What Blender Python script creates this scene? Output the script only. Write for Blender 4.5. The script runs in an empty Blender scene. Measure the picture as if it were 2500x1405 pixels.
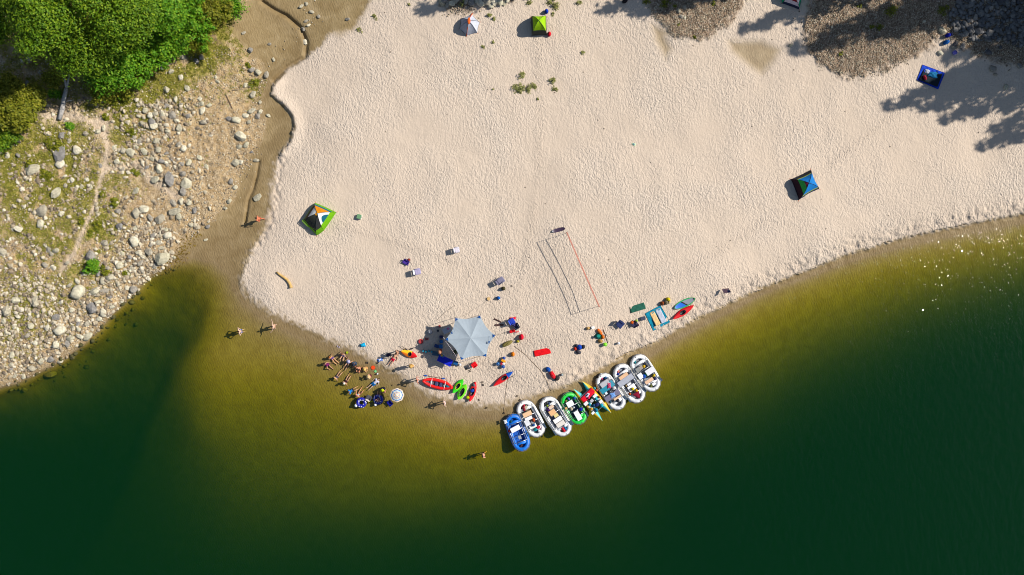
import bpy, bmesh, math, random
import numpy as np
from mathutils import Vector, Matrix, Euler

# ---------------------------------------------------------------- camera, sky, sun, exposure
K = 23.0            # photo pixels per metre at water level
HC = 80.0           # drone height above the water, metres
SUN_EL = math.radians(40.0)
SUN_DIR = Vector((0.956 * math.cos(SUN_EL), 0.294 * math.cos(SUN_EL), math.sin(SUN_EL)))

scene = bpy.context.scene
COL = scene.collection
cam_data = bpy.data.cameras.new('camera')
cam = bpy.data.objects.new('camera', cam_data)
COL.objects.link(cam)
cam.location = (0, 0, HC)
cam.rotation_euler = (0, 0, 0)
cam_data.sensor_width = 36.0
cam_data.angle = 2 * math.atan(1250 / K / HC)
cam_data.clip_start = 1.0
cam_data.clip_end = 2000.0
scene.camera = cam

world = bpy.data.worlds.new('World')
scene.world = world
world.use_nodes = True
wn = world.node_tree.nodes
sky = wn.new('ShaderNodeTexSky')
sky.sky_type = 'NISHITA'
sky.sun_disc = False
sky.sun_elevation = SUN_EL
sky.sun_rotation = math.atan2(0.956, 0.294)
sky.air_density = 1.0
sky.dust_density = 0.6
sky.ozone_density = 1.4
wn['Background'].inputs['Strength'].default_value = 0.075
world.node_tree.links.new(sky.outputs[0], wn['Background'].inputs['Color'])

sun_data = bpy.data.lights.new('sun', 'SUN')
sun_data.energy = 5.0
sun_data.angle = math.radians(0.7)
sun_data.color = (1.0, 0.945, 0.87)
sun = bpy.data.objects.new('sun', sun_data)
COL.objects.link(sun)
sun.rotation_euler = SUN_DIR.to_track_quat('Z', 'Y').to_euler()
sun.location = (60, 18, 60)

vs = scene.view_settings
vs.view_transform = 'Standard'
vs.look = 'None'
vs.gamma = 1.0
vs.use_curve_mapping = False
vs.exposure = 0.28
scene.cycles.use_denoising = True
scene.cycles.pixel_filter_type = 'BLACKMAN_HARRIS'
scene.cycles.filter_width = 1.05
scene.cycles.max_bounces = 6
scene.cycles.diffuse_bounces = 2
scene.cycles.glossy_bounces = 2
scene.cycles.transmission_bounces = 2
scene.cycles.volume_bounces = 0
scene.cycles.transparent_max_bounces = 12
scene.cycles.caustics_reflective = False
scene.cycles.caustics_refractive = False

R = random.Random(7)
NP = np.random.default_rng(11)

# ---------------------------------------------------------------- small helpers
def lin(c):
    c = c / 255.0
    return c / 12.92 if c <= 0.04045 else ((c + 0.055) / 1.055) ** 2.4

def C(r, g, b, k=0.72):
    """colour as the photograph's sunlit sRGB, turned into an albedo"""
    return (min(lin(r) * k, 0.82), min(lin(g) * k, 0.82), min(lin(b) * k, 0.82))

def W(px, py, z=0.0):
    s = (HC - z) / HC
    return Vector(((px - 1250.0) / K * s, (702.5 - py) / K * s, z))

def ang(dx, dy):
    """photo direction (y down) to world rotation about z"""
    return math.atan2(-dy, dx)

def link_obj(name, mesh, parent=None, loc=(0, 0, 0), rotz=0.0):
    o = bpy.data.objects.new(name, mesh)
    COL.objects.link(o)
    o.location = loc
    if rotz:
        o.rotation_euler = (0, 0, rotz)
    if parent is not None:
        o.parent = parent
    return o

def tag(o, label=None, cat=None, group=None, kind=None):
    if label: o['label'] = label
    if cat: o['category'] = cat
    if group: o['group'] = group
    if kind: o['kind'] = kind
    return o

def empty(name, loc, rotz=0.0, label=None, cat=None, group=None):
    o = bpy.data.objects.new(name, None)
    COL.objects.link(o)
    o.empty_display_size = 0.1
    o.location = loc
    o.rotation_euler = (0, 0, rotz)
    return tag(o, label, cat, group)

def np_mesh(name, v, f, mats=(), smooth=False, midx=None):
    """fast mesh from arrays; f is (n,3) or (n,4)"""
    v = np.asarray(v, np.float32); f = np.asarray(f, np.int32)
    m = bpy.data.meshes.new(name)
    n, k = f.shape
    m.vertices.add(len(v)); m.vertices.foreach_set('co', v.ravel())
    m.loops.add(n * k); m.loops.foreach_set('vertex_index', f.ravel())
    m.polygons.add(n)
    m.polygons.foreach_set('loop_start', np.arange(0, n * k, k, dtype=np.int32))
    if midx is not None:
        m.polygons.foreach_set('material_index', np.asarray(midx, np.int32))
    m.polygons.foreach_set('use_smooth', np.full(n, smooth, dtype=bool))
    for mt in mats: m.materials.append(mt)
    m.update(calc_edges=True)
    return m

class MB:
    """collects shapes, builds ONE mesh"""
    def __init__(self):
        self.v = []; self.f = []; self.m = []; self.s = []
    def add(self, vs_, fs_, mi=0, smooth=False):
        b = len(self.v)
        self.v += [tuple(p) for p in vs_]
        for f in fs_:
            self.f.append(tuple(i + b for i in f)); self.m.append(mi); self.s.append(smooth)
        return self
    def box(self, c, size, rz=0.0, mi=0, bev=0.0, rx=0.0, ry=0.0):
        sx, sy, sz = size[0] / 2, size[1] / 2, size[2] / 2
        M = Matrix.Translation(c) @ Euler((rx, ry, rz)).to_matrix().to_4x4()
        if bev <= 0:
            P = [(x, y, z) for z in (-sz, sz) for y in (-sy, sy) for x in (-sx, sx)]
            F = [(0, 2, 3, 1), (4, 5, 7, 6), (0, 1, 5, 4), (1, 3, 7, 5), (3, 2, 6, 7), (2, 0, 4, 6)]
            return self.add([M @ Vector(p) for p in P], F, mi)
        b = min(bev, sx * .9, sy * .9, sz * .9)
        rings = [(-sz, b), (-sz + b, 0), (sz - b, 0), (sz, b)]
        P = []; F = []
        for z, i in rings:
            x, y = sx - i, sy - i
            P += [(x - b, -y, z), (x, -y + b, z), (x, y - b, z), (x - b, y, z), (-x + b, y, z), (-x, y - b, z), (-x, -y + b, z), (-x + b, -y, z)]
        for r in range(3):
            for k in range(8):
                F.append((r * 8 + k, r * 8 + (k + 1) % 8, r * 8 + 8 + (k + 1) % 8, r * 8 + 8 + k))
        F.append(tuple(range(7, -1, -1))); F.append(tuple(range(24, 32)))
        return self.add([M @ Vector(p) for p in P], F, mi)
    def tube(self, pts, r, n=8, mi=0, closed=False, smooth=True, cap=True, flat=1.0):
        pts = [Vector(p) for p in pts]
        N = len(pts)
        rr = r if isinstance(r, (list, tuple)) else [r] * N
        P = []; F = []
        for i in range(N):
            a = pts[(i - 1) % N] if (closed or i) else pts[0]
            b = pts[(i + 1) % N] if (closed or i < N - 1) else pts[-1]
            t = (b - a)
            t = t.normalized() if t.length > 1e-9 else Vector((0, 0, 1))
            up = Vector((0, 0, 1)) if abs(t.z) < 0.95 else Vector((1, 0, 0))
            s = t.cross(up).normalized(); u = s.cross(t).normalized()
            for k in range(n):
                a_ = 2 * math.pi * k / n
                P.append(pts[i] + s * (math.cos(a_) * rr[i]) + u * (math.sin(a_) * rr[i] * flat))
        for i in range(N if closed else N - 1):
            j = (i + 1) % N
            for k in range(n):
                k2 = (k + 1) % n
                F.append((i * n + k, j * n + k, j * n + k2, i * n + k2))
        if cap and not closed:
            F.append(tuple(range(n))); F.append(tuple(reversed(range((N - 1) * n, N * n))))
        return self.add(P, F, mi, smooth)
    def lathe(self, prof, n=16, mi=0, c=(0, 0, 0), sx=1.0, sy=1.0, smooth=True, rough=0.0, tilt=None, mis=None):
        P = []; F = []; c = Vector(c)
        for i, (r, z) in enumerate(prof):
            for k in range(n):
                a = 2 * math.pi * k / n
                q = 1 + (R.uniform(-rough, rough) if rough else 0)
                p = Vector((math.cos(a) * r * sx * q, math.sin(a) * r * sy * q, z))
                if tilt is not None: p = tilt @ p
                P.append(c + p)
        base = len(self.v)
        self.v += [tuple(p) for p in P]
        for i in range(len(prof) - 1):
            for k in range(n):
                k2 = (k + 1) % n
                self.f.append((base + i * n + k, base + i * n + k2, base + (i + 1) * n + k2, base + (i + 1) * n + k))
                self.m.append(mis[i] if mis else mi); self.s.append(smooth)
        if prof[0][0] > 1e-4:
            self.f.append(tuple(base + k for k in reversed(range(n)))); self.m.append(mis[0] if mis else mi); self.s.append(False)
        if prof[-1][0] > 1e-4:
            self.f.append(tuple(base + (len(prof) - 1) * n + k for k in range(n))); self.m.append(mis[-1] if mis else mi); self.s.append(False)
        return self
    def ball(self, c, r, n=12, mi=0, rough=0.0, tilt=None):
        r = r if isinstance(r, (list, tuple)) else (r, r, r)
        h = max(5, n // 2)
        prof = [(math.sin(math.pi * i / h), -math.cos(math.pi * i / h)) for i in range(h + 1)]
        prof[0] = (0.02, -1); prof[-1] = (0.02, 1)
        P = []; F = []; c = Vector(c)
        for (q, z) in prof:
            for k in range(n):
                a = 2 * math.pi * k / n
                e = 1 + (R.uniform(-rough, rough) if rough else 0)
                p = Vector((math.cos(a) * q * r[0] * e, math.sin(a) * q * r[1] * e, z * r[2] * e))
                if tilt is not None: p = tilt @ p
                P.append(c + p)
        for i in range(h):
            for k in range(n):
                k2 = (k + 1) % n
                F.append((i * n + k, i * n + k2, (i + 1) * n + k2, (i + 1) * n + k))
        F.append(tuple(reversed(range(n)))); F.append(tuple(range(h * n, h * n + n)))
        return self.add(P, F, mi, True)
    def grid(self, fn, nu, nv, mi=0, smooth=True, mfn=None, thick=0.0):
        P = [Vector(fn(i / nu, j / nv)) for i in range(nu + 1) for j in range(nv + 1)]
        b = len(self.v)
        layers = [P]
        if thick: layers.append([p - Vector((0, 0, thick)) for p in P])
        for L in layers: self.v += [tuple(p) for p in L]
        nn = len(P)
        for l in range(len(layers)):
            for i in range(nu):
                for j in range(nv):
                    q = [i * (nv + 1) + j, (i + 1) * (nv + 1) + j, (i + 1) * (nv + 1) + j + 1, i * (nv + 1) + j + 1]
                    if l: q.reverse()
                    self.f.append(tuple(b + l * nn + k for k in q))
                    self.m.append(mfn(i / nu + .5 / nu, j / nv + .5 / nv) if mfn else mi); self.s.append(smooth)
        if thick:
            ring = [i * (nv + 1) for i in range(nu + 1)] + [nu * (nv + 1) + j for j in range(1, nv + 1)] + \
                   [i * (nv + 1) + nv for i in range(nu - 1, -1, -1)] + [j for j in range(nv - 1, 0, -1)]
            for a, c in zip(ring, ring[1:] + ring[:1]):
                self.f.append((b + a, b + nn + a, b + nn + c, b + c)); self.m.append(mi); self.s.append(False)
        return self
    def mesh(self, name, mats):
        m = bpy.data.meshes.new(name)
        m.from_pydata(self.v, [], self.f)
        mats = mats if isinstance(mats, (list, tuple)) else [mats]
        for mt in mats: m.materials.append(mt)
        m.polygons.foreach_set('material_index', self.m)
        m.polygons.foreach_set('use_smooth', self.s)
        m.update()
        return m
    def build(self, name, mats, parent=None, loc=(0, 0, 0), rotz=0.0):
        return link_obj(name, self.mesh(name, mats), parent, loc, rotz)

# ---------------------------------------------------------------- materials
MATS = {}
def M(col, rough=0.6, var=0.12, scale=6.0, bump=0.15, key=None, spec=0.35, sheen=0.0, alpha=1.0, bscale=None, trans=0.0):
    k = key or (tuple(round(c, 4) for c in col), rough, var, scale, bump, spec, alpha, bscale, trans)
    if k in MATS: return MATS[k]
    m = bpy.data.materials.new('surface_%d' % len(MATS))
    m.use_nodes = True
    nt = m.node_tree; n = nt.nodes; L = nt.links
    p = n['Principled BSDF']
    p.inputs['Roughness'].default_value = rough
    p.inputs['Specular IOR Level'].default_value = spec
    tc = n.new('ShaderNodeTexCoord')
    ns = n.new('ShaderNodeTexNoise'); ns.inputs['Scale'].default_value = scale; ns.inputs['Detail'].default_value = 4
    L.new(tc.outputs['Object'], ns.inputs['Vector'])
    mr = n.new('ShaderNodeMapRange')
    mr.inputs['From Min'].default_value = 0.3; mr.inputs['From Max'].default_value = 0.7
    mr.inputs['To Min'].default_value = 1 - var; mr.inputs['To Max'].default_value = 1 + var * .6
    L.new(ns.outputs['Fac'], mr.inputs['Value'])
    mx = n.new('ShaderNodeVectorMath'); mx.operation = 'SCALE'
    mx.inputs[0].default_value = col[:3]
    L.new(mr.outputs[0], mx.inputs['Scale'])
    L.new(mx.outputs[0], p.inputs['Base Color'])
    if bump:
        bp = n.new('ShaderNodeBump'); bp.inputs['Strength'].default_value = bump; bp.inputs['Distance'].default_value = 0.05
        if bscale:
            n2 = n.new('ShaderNodeTexNoise'); n2.inputs['Scale'].default_value = bscale; n2.inputs['Detail'].default_value = 3
            L.new(tc.outputs['Object'], n2.inputs['Vector']); L.new(n2.outputs['Fac'], bp.inputs['Height'])
        else:
            L.new(ns.outputs['Fac'], bp.inputs['Height'])
        L.new(bp.outputs[0], p.inputs['Normal'])
    if alpha < 1: p.inputs['Alpha'].default_value = alpha
    if trans:
        tr = n.new('ShaderNodeBsdfTranslucent'); L.new(mx.outputs[0], tr.inputs['Color'])
        ms = n.new('ShaderNodeMixShader'); ms.inputs[0].default_value = trans
        L.new(p.outputs[0], ms.inputs[1]); L.new(tr.outputs[0], ms.inputs[2])
        L.new(ms.outputs[0], n['Material Output'].inputs['Surface'])
    MATS[k] = m
    return m

def cloth(r, g, b): return M(C(r, g, b), 0.8, 0.14, 4.0, 0.5, bscale=9.0, spec=0.2)
def vinyl(r, g, b): return M(C(r, g, b, .95 if min(r, g, b) > 225 else .78), 0.45, 0.13, 3.0, 0.10, spec=0.45)
def plastic(r, g, b): return M(C(r, g, b, .9 if min(r, g, b) > 220 else .75), 0.38, 0.06, 5.0, 0.04, spec=0.5)
def metal(r, g, b):
    m = M(C(r, g, b), 0.35, 0.08, 8.0, 0.03, key=('metal', r, g, b))
    m.node_tree.nodes['Principled BSDF'].inputs['Metallic'].default_value = 0.75
    return m

def node_mat(name):
    m = bpy.data.materials.new(name); m.use_nodes = True
    return m, m.node_tree.nodes, m.node_tree.links, m.node_tree.nodes['Principled BSDF']
# ---------------------------------------------------------------- terrain: heights from shoreline, soundings and spot heights (photo px, metres)
SHORE = [(2560,536),(2500,545),(2400,563),(2300,581),(2200,603),(2100,631),(2000,666),(1900,703),(1850,724),(1800,752),(1750,777),(1700,803),
 (1650,831),(1600,862),(1560,890),(1500,926),(1440,955),(1400,972),(1330,998),(1285,1016),(1230,1024),(1180,1022),(1130,1015),(1080,1004),(1030,984),
 (1000,960),(960,930),(920,908),(880,888),(830,868),(780,845),(720,820),(670,795),(630,770),(592,738),(572,708),(560,670),(520,640),(470,632),(430,642),
 (400,657),(360,680),(330,712),(300,742),(265,780),(235,812),(210,838),(165,872),(130,893),(80,918),(40,937),(0,948),(-80,965)]
BEACH = [(905,-80),(903,0),(880,40),(858,72),(805,78),(787,110),(745,140),(700,170),(668,205),(662,232),(690,255),(712,280),(718,310),(708,345),(690,365),
 (668,395),(660,440),(655,500),(640,560),(610,610),(592,650),(583,690),(592,715),(620,745),(660,770),(720,795),(790,830),(850,856),(900,880),
 (950,908),(1000,940),(1040,965),(1100,985),(1170,997),(1215,998),(1260,985),(1320,965),(1380,945),(1430,922),(1480,893),(1540,862),(1600,837),
 (1660,802),(1720,770),(1790,737),(1850,707),(1900,688),(2000,648),(2100,613),(2200,584),(2300,562),(2400,542),(2500,523),(2620,500),(2620,-80)]
BANK = [(-120,-120),(640,-120),(612,0),(575,40),(562,70),(590,110),(640,160),(652,200),(636,240),(640,270),(650,300),(640,340),(618,380),(590,420),
 (578,470),(555,510),(520,540),(480,575),(440,605),(425,628),(400,657),(360,682),(330,714),(300,744),(265,782),(235,814),(210,840),(165,874),
 (130,896),(80,921),(40,939),(-120,975)]
LAGOON = [(410,650),(460,650),(505,662),(528,695),(520,740),(492,800),(458,850),(432,900),(405,955),(365,1050),(300,1200),(120,1500),(-200,1500),(-200,970),(0,945),(130,890),(235,810),(330,710)]
GRAVELS = [[(1580,-80),(1592,20),(1610,55),(1650,88),(1700,97),(1745,78),(1785,42),(1812,0),(1820,-80)],
 [(1982,-80),(1978,20),(1970,70),(1974,115),(1995,150),(2050,182),(2105,184),(2160,168),(2215,148),(2262,112),(2300,90),(2400,140),(2520,165),(2620,150),(2620,-80)],
 [(1075,-80),(1080,12),(1100,26),(1135,30),(1150,18),(1200,12),(1250,6),(1250,-80)]]
SILT = [[(1590,60),(1600,100),(1625,145),(1640,120),(1625,90),(1640,80)], [(1778,100),(1785,125),(1830,165),(1860,182),(1890,150),(1905,120),(1860,100)],
 [(780,-40),(790,40),(800,78),(830,90),(870,70),(895,20),(905,-40)]]
Z = [(560,650,.04),(600,560,.14),(640,450,.24),(660,370,.34),(690,320,.42),(670,262,.5),(665,215,.55),(690,180,.6),(735,120,.75),(700,60,.95),(650,10,1.15),(640,-100,1.4),
 (520,590,.12),(560,540,.25),(610,160,.85),(600,60,1.3),
 (700,500,.75),(760,640,.65),(640,690,.45),(900,800,.55),(900,600,.85),(800,300,1.0),(900,400,1.05),(1000,200,1.4),(1100,60,1.9),(1100,-100,2.6),(1200,500,1.15),(1150,800,.75),(1200,940,.4),
 (1300,650,1.1),(1400,850,.75),(1500,700,1.0),(1350,300,1.5),(1500,100,2.0),(1500,-100,2.6),(1700,400,1.5),(1650,60,2.4),(1800,150,2.1),(1900,500,1.25),(1750,690,.85),(2000,580,.75),(2000,300,1.7),
 (2100,100,2.6),(2200,-100,3.6),(2300,400,1.2),(2250,200,2.0),(2400,300,1.5),(2450,450,.7),(2450,80,3.2),(2600,200,2.6),(2600,-100,4.0),(1900,20,2.6),(840,60,1.3),(880,-100,1.7),
 (400,600,.5),(430,540,.7),(340,640,.6),(280,700,.6),(220,770,.6),(150,830,.6),(60,890,.5),(480,470,.8),(350,500,1.2),(250,600,1.3),(150,700,1.3),(50,800,1.1),(500,330,1.1),(400,350,1.5),
 (560,250,1.0),(450,200,1.7),(300,350,1.9),(150,450,2.1),(50,600,1.9),(520,120,1.6),(350,180,2.2),(200,250,2.5),(50,350,2.7),(100,100,3.2),(300,50,2.8),(450,30,2.1),(-100,200,3.4),(-100,700,2.0),(100,-100,3.8),(400,-100,2.8),
 # soundings
 (500,730,-.55),(440,720,-1.0),(470,680,-.5),(380,780,-1.5),(300,830,-1.5),(420,830,-1.8),(370,920,-2.6),(250,900,-2.0),(180,940,-1.8),(90,980,-1.7),(0,1010,-2.0),(380,690,-.55),(290,775,-.6),(200,865,-.6),(110,920,-.6),(20,965,-.8),
 (550,760,-.2),(560,820,-.28),(535,900,-.45),(510,860,-.45),(470,900,-.9),(500,960,-.95),(450,960,-1.5),(480,1040,-1.7),(400,1040,-3.2),(300,1050,-4.2),(200,1100,-5.0),(0,1120,-5),
 (650,830,-.15),(620,900,-.38),(650,960,-.7),(600,1000,-1.0),(640,1080,-1.45),(600,1180,-2.3),(560,1280,-3.4),(500,1400,-5),
 (750,870,-.12),(800,900,-.15),(840,930,-.2),(780,980,-.5),(860,990,-.35),(800,1060,-1.0),(800,1150,-1.55),(800,1230,-2.3),(790,1310,-3.6),(780,1400,-5),
 (940,970,-.14),(980,1010,-.22),(950,1060,-.55),(960,1130,-1.15),(970,1200,-1.8),(980,1260,-2.7),(990,1330,-4.2),
 (1080,1035,-.15),(1100,1080,-.42),(1130,1130,-.95),(1150,1185,-1.6),(1180,1240,-2.7),(1200,1310,-4.5),
 (1200,1055,-.25),(1230,1100,-.7),(1280,1130,-1.25),(1330,1170,-2.1),(1370,1230,-3.4),
 (1330,1060,-.55),(1390,1090,-1.25),(1440,1140,-2.2),(1480,1200,-3.5),
 (1430,1040,-.9),(1500,1080,-1.8),(1550,1140,-3.0),(1480,990,-.5),(1550,1020,-1.3),(1600,1080,-2.4),
 (1600,905,-.3),(1560,950,-.5),(1630,960,-1.05),(1690,1010,-1.9),(1740,1070,-3.1),
 (1700,850,-.3),(1740,900,-.85),(1790,950,-1.6),(1830,1010,-2.6),(1860,1080,-3.8),
 (1800,800,-.28),(1830,840,-.7),(1880,900,-1.5),(1920,960,-2.6),(1950,1040,-4),
 (1900,745,-.25),(1940,800,-.8),(1980,850,-1.5),(2020,910,-2.6),(2050,990,-4),
 (2000,705,-.25),(2040,755,-.75),(2080,810,-1.5),(2120,870,-2.6),(2160,960,-4.2),
 (2100,668,-.22),(2140,720,-.8),(2180,770,-1.5),(2220,830,-2.7),
 (2200,640,-.22),(2250,690,-.8),(2290,740,-1.6),(2330,800,-2.8),
 (2320,612,-.22),(2360,650,-.65),(2400,710,-1.6),(2440,780,-2.9),(2430,595,-.25),(2490,640,-.9),(2560,700,-2.0),
 (2300,1000,-6),(2500,900,-5),(2000,1200,-6.5),(1700,1250,-5.5),(1400,1400,-6),(1700,1450,-6.5),(2200,1450,-7),(2600,1300,-7),(1100,1450,-6.2),(200,1350,-6),(700,1600,-7),(-200,1300,-6),(2600,1700,-7.5),(1300,1800,-7.5),(-200,1800,-7)]
for i in range(len(SHORE) - 1):
    a, b = SHORE[i], SHORE[i + 1]
    Z.append((a[0], a[1], 0.0)); Z.append(((a[0] + b[0]) / 2, (a[1] + b[1]) / 2, 0.0))
Z = np.array(Z, float)

def rbf_fit(P, c=22.0):
    d = np.sqrt(((P[:, None, :2] - P[None, :, :2]) ** 2).sum(-1) + c * c)
    n = len(P)
    A = np.zeros((n + 1, n + 1)); A[:n, :n] = -d + np.eye(n) * -0.4; A[:n, n] = 1; A[n, :n] = 1
    return np.linalg.solve(A, np.append(P[:, 2], 0.0))
WTS = rbf_fit(Z)

def rbf_eval(X, Y, c=22.0):
    out = np.empty(X.size); x = X.ravel(); y = Y.ravel()
    zx = Z[:, 0].astype(np.float32); zy = Z[:, 1].astype(np.float32); w = WTS[:-1].astype(np.float32)
    for s in range(0, x.size, 20000):
        xs = x[s:s + 20000].astype(np.float32); ys = y[s:s + 20000].astype(np.float32)
        out[s:s + 20000] = WTS[-1] - np.sqrt((xs[:, None] - zx) ** 2 + (ys[:, None] - zy) ** 2 + np.float32(c * c)) @ w
    return out.reshape(X.shape)

def inside(X, Y, poly):
    r = np.zeros(X.shape, bool); n = len(poly)
    for i in range(n):
        x1, y1 = poly[i]; x2, y2 = poly[(i + 1) % n]
        if y1 == y2: continue
        c = ((y1 > Y) != (y2 > Y)) & (X < (x2 - x1) * (Y - y1) / (y2 - y1) + x1)
        r ^= c
    return r

def polydist(X, Y, pts, closed=False, cap=90.0):
    d = np.full(X.shape, cap * cap, np.float32)
    n = len(pts)
    xr = X[0, :]; yr = Y[:, 0]
    for i in range(n if closed else n - 1):
        x1, y1 = pts[i]; x2, y2 = pts[(i + 1) % n]
        i0, i1 = np.searchsorted(xr, [min(x1, x2) - cap, max(x1, x2) + cap])
        j0, j1 = np.searchsorted(yr, [min(y1, y2) - cap, max(y1, y2) + cap])
        if i0 >= i1 or j0 >= j1: continue
        xs = X[j0:j1, i0:i1]; ys = Y[j0:j1, i0:i1]
        dx, dy = x2 - x1, y2 - y1
        t = np.clip(((xs - x1) * dx + (ys - y1) * dy) / (dx * dx + dy * dy + 1e-9), 0, 1)
        q = (xs - x1 - t * dx) ** 2 + (ys - y1 - t * dy) ** 2
        d[j0:j1, i0:i1] = np.minimum(d[j0:j1, i0:i1], q)
    return np.sqrt(d)

def vnoise(X, Y, s, seed=0):
    """value noise, cell size s"""
    rg = np.random.default_rng(seed); T = rg.random((256, 256)).astype(np.float32)
    x = X / s + 1000; y = Y / s + 1000
    xi = np.floor(x).astype(int); yi = np.floor(y).astype(int)
    fx = x - xi; fy = y - yi
    fx = fx * fx * (3 - 2 * fx); fy = fy * fy * (3 - 2 * fy)
    g = lambda a, b: T[(xi + a) % 256, (yi + b) % 256]
    return (g(0, 0) * (1 - fx) + g(1, 0) * fx) * (1 - fy) + (g(0, 1) * (1 - fx) + g(1, 1) * fx) * fy

def fbm(X, Y, s, seed=0, o=3):
    r = 0; a = 1; t = 0
    for k in range(o):
        r = r + a * vnoise(X, Y, s / 2 ** k, seed + k); t += a; a *= .55
    return r / t

def sstep(a, b, x):
    t = np.clip((x - a) / (b - a), 0, 1)
    return t * t * (3 - 2 * t)

gx = np.concatenate([np.array([-1600, -1000, -650, -420, -280, -190, -130, -90]), np.arange(-60, 2561, 2.8), np.array([2590, 2640, 2720, 2850, 3050, 3400, 4000])])
gy = np.concatenate([np.array([-1400, -900, -550, -330, -200, -120]), np.arange(-70, 1110, 2.8), np.arange(1112, 1480, 9.0), np.array([1520, 1600, 1750, 2000, 2500])])
GX, GY = np.meshgrid(gx, gy)
cx = np.clip(GX, -200, 2700); cy = np.clip(GY, -140, 1800)
H = rbf_eval(cx, cy)
wob = (vnoise(GX, GY, 16, 3) - .5) * 5 + (vnoise(GX, GY, 45, 4) - .5) * 6
dB = polydist(GX, GY, BEACH, True); inB = inside(GX + wob, GY + wob * .7, BEACH)
sB = np.where(inB, dB, -dB)
dBk = polydist(GX, GY, BANK, True); inBk = inside(GX + wob, GY + wob * .8, BANK)
sBk = np.where(inBk, dBk, -dBk)
inL = inside(GX, GY, LAGOON); dL = polydist(GX, GY, LAGOON, True); sL = np.where(inL, dL, -dL)
# river-side berm: trampled lumps where boats land, smooth on the left
berm = sstep(1250, 1420, GX) * sstep(330, 480, GY)
scarp_creek = polydist(GX, GY, [(668,205),(662,232),(690,255),(712,280),(718,310),(708,345),(690,365)])
scarp_mid = polydist(GX, GY, [(690,368),(684,420),(678,470),(665,540),(640,580),(618,608),(597,650)])
H = np.where(H > 0, H, H)
corner = polydist(GX, GY, [(615,605),(597,645),(584,688)])
step = .02 + .22 * berm + .34 * np.exp(-(scarp_creek / 22) ** 2) + .10 * np.exp(-(corner / 16) ** 2)
rag = (fbm(GX, GY, 9, 21, 2) - .5) * 7 * berm + (vnoise(GX, GY, 7, 22) - .5) * 3 * np.exp(-(scarp_creek / 30) ** 2)
H += step * sstep(-3.5, 3.5, sB + rag) * sstep(-.4, .05, H)
H += .07 * sstep(-3, 4, np.where(GX > 0, 1, 0) * (scarp_mid - 4)) * 0
H += np.exp(-(scarp_mid / 9) ** 2) * (fbm(GX, GY, 8, 31, 2) - .55) * .5
H += np.exp(-((sB - 16) / 22) ** 2) * berm * (fbm(GX, GY, 10, 41, 3) - .5) * .42
H += inB * (fbm(GX, GY, 60, 51, 2) - .5) * .12
H += np.where(sB > 12, 1, 0) * (fbm(GX * .8 + GY * .3, GY * .8 - GX * .3, 9, 55, 2) - .5) * .022
# creek: shallow braid
for pl, dep, wd in (([(640,5),(670,25),(700,40),(735,70),(748,105),(745,140),(700,165),(668,198)], .34, 5), ([(632,395),(627,430),(618,462),(606,490),(602,520),(598,545)], .30, 3.0)):
    H -= dep * np.exp(-(polydist(GX, GY, pl) / wd) ** 2)
H += np.where(inBk, 1, 0) * sstep(0, 25, sBk) * ((fbm(GX, GY, 34, 61, 4) - .5) * .45 + (fbm(GX, GY, 8, 65, 2) - .5) * .16)
H += sstep(0, 30, sL) * (H < -.2) * (fbm(GX, GY, 40, 71, 3) - .5) * .3
H = np.where(H < 0, H * (1.15 + .38 * sstep(1450, 1750, GX)), H)
H -= .55 * sstep(-16, 34, sL + (fbm(GX, GY, 60, 141, 2) - .5) * 22) * sstep(720, 860, GY) * sstep(-.3, -1.0, H)
gm = np.zeros(GX.shape)
for g in GRAVELS:
    gi = inside(GX + wob * 1.6, GY + wob, g); gd = polydist(GX, GY, g, True)
    gm = np.maximum(gm, sstep(-12, 8, np.where(gi, gd, -gd) + (fbm(GX, GY, 14, 81, 3) - .5) * 34))
H += gm * (fbm(GX, GY, 14, 85, 3) - .5) * .22 + gm * .12
sm = np.zeros(GX.shape)
for g in SILT:
    gi = inside(GX + wob, GY + wob, g); gd = polydist(GX, GY, g, True)
    sm = np.maximum(sm, sstep(-12, 16, np.where(gi, gd, -gd)))
H -= .1 * sm * (GX > 1500)

def hz(px, py):
    i = int(np.clip(np.searchsorted(gx, px) - 1, 0, len(gx) - 2)); j = int(np.clip(np.searchsorted(gy, py) - 1, 0, len(gy) - 2))
    u = (px - gx[i]) / (gx[i + 1] - gx[i]); v = (py - gy[j]) / (gy[j + 1] - gy[j])
    return float((H[j, i] * (1 - u) + H[j, i + 1] * u) * (1 - v) + (H[j + 1, i] * (1 - u) + H[j + 1, i + 1] * u) * v)

def at(px, py, dz=0.0):
    """ground point seen at that photo pixel"""
    z = hz(px, py)
    p = W(px, py, z); p.z += dz
    return p

def hz_arr(PX, PY):
    i = np.clip(np.searchsorted(gx, PX) - 1, 0, len(gx) - 2); j = np.clip(np.searchsorted(gy, PY) - 1, 0, len(gy) - 2)
    u = (PX - gx[i]) / (gx[i + 1] - gx[i]); v = (PY - gy[j]) / (gy[j + 1] - gy[j])
    return (H[j, i] * (1 - u) + H[j, i + 1] * u) * (1 - v) + (H[j + 1, i] * (1 - u) + H[j + 1, i + 1] * u) * v

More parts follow.
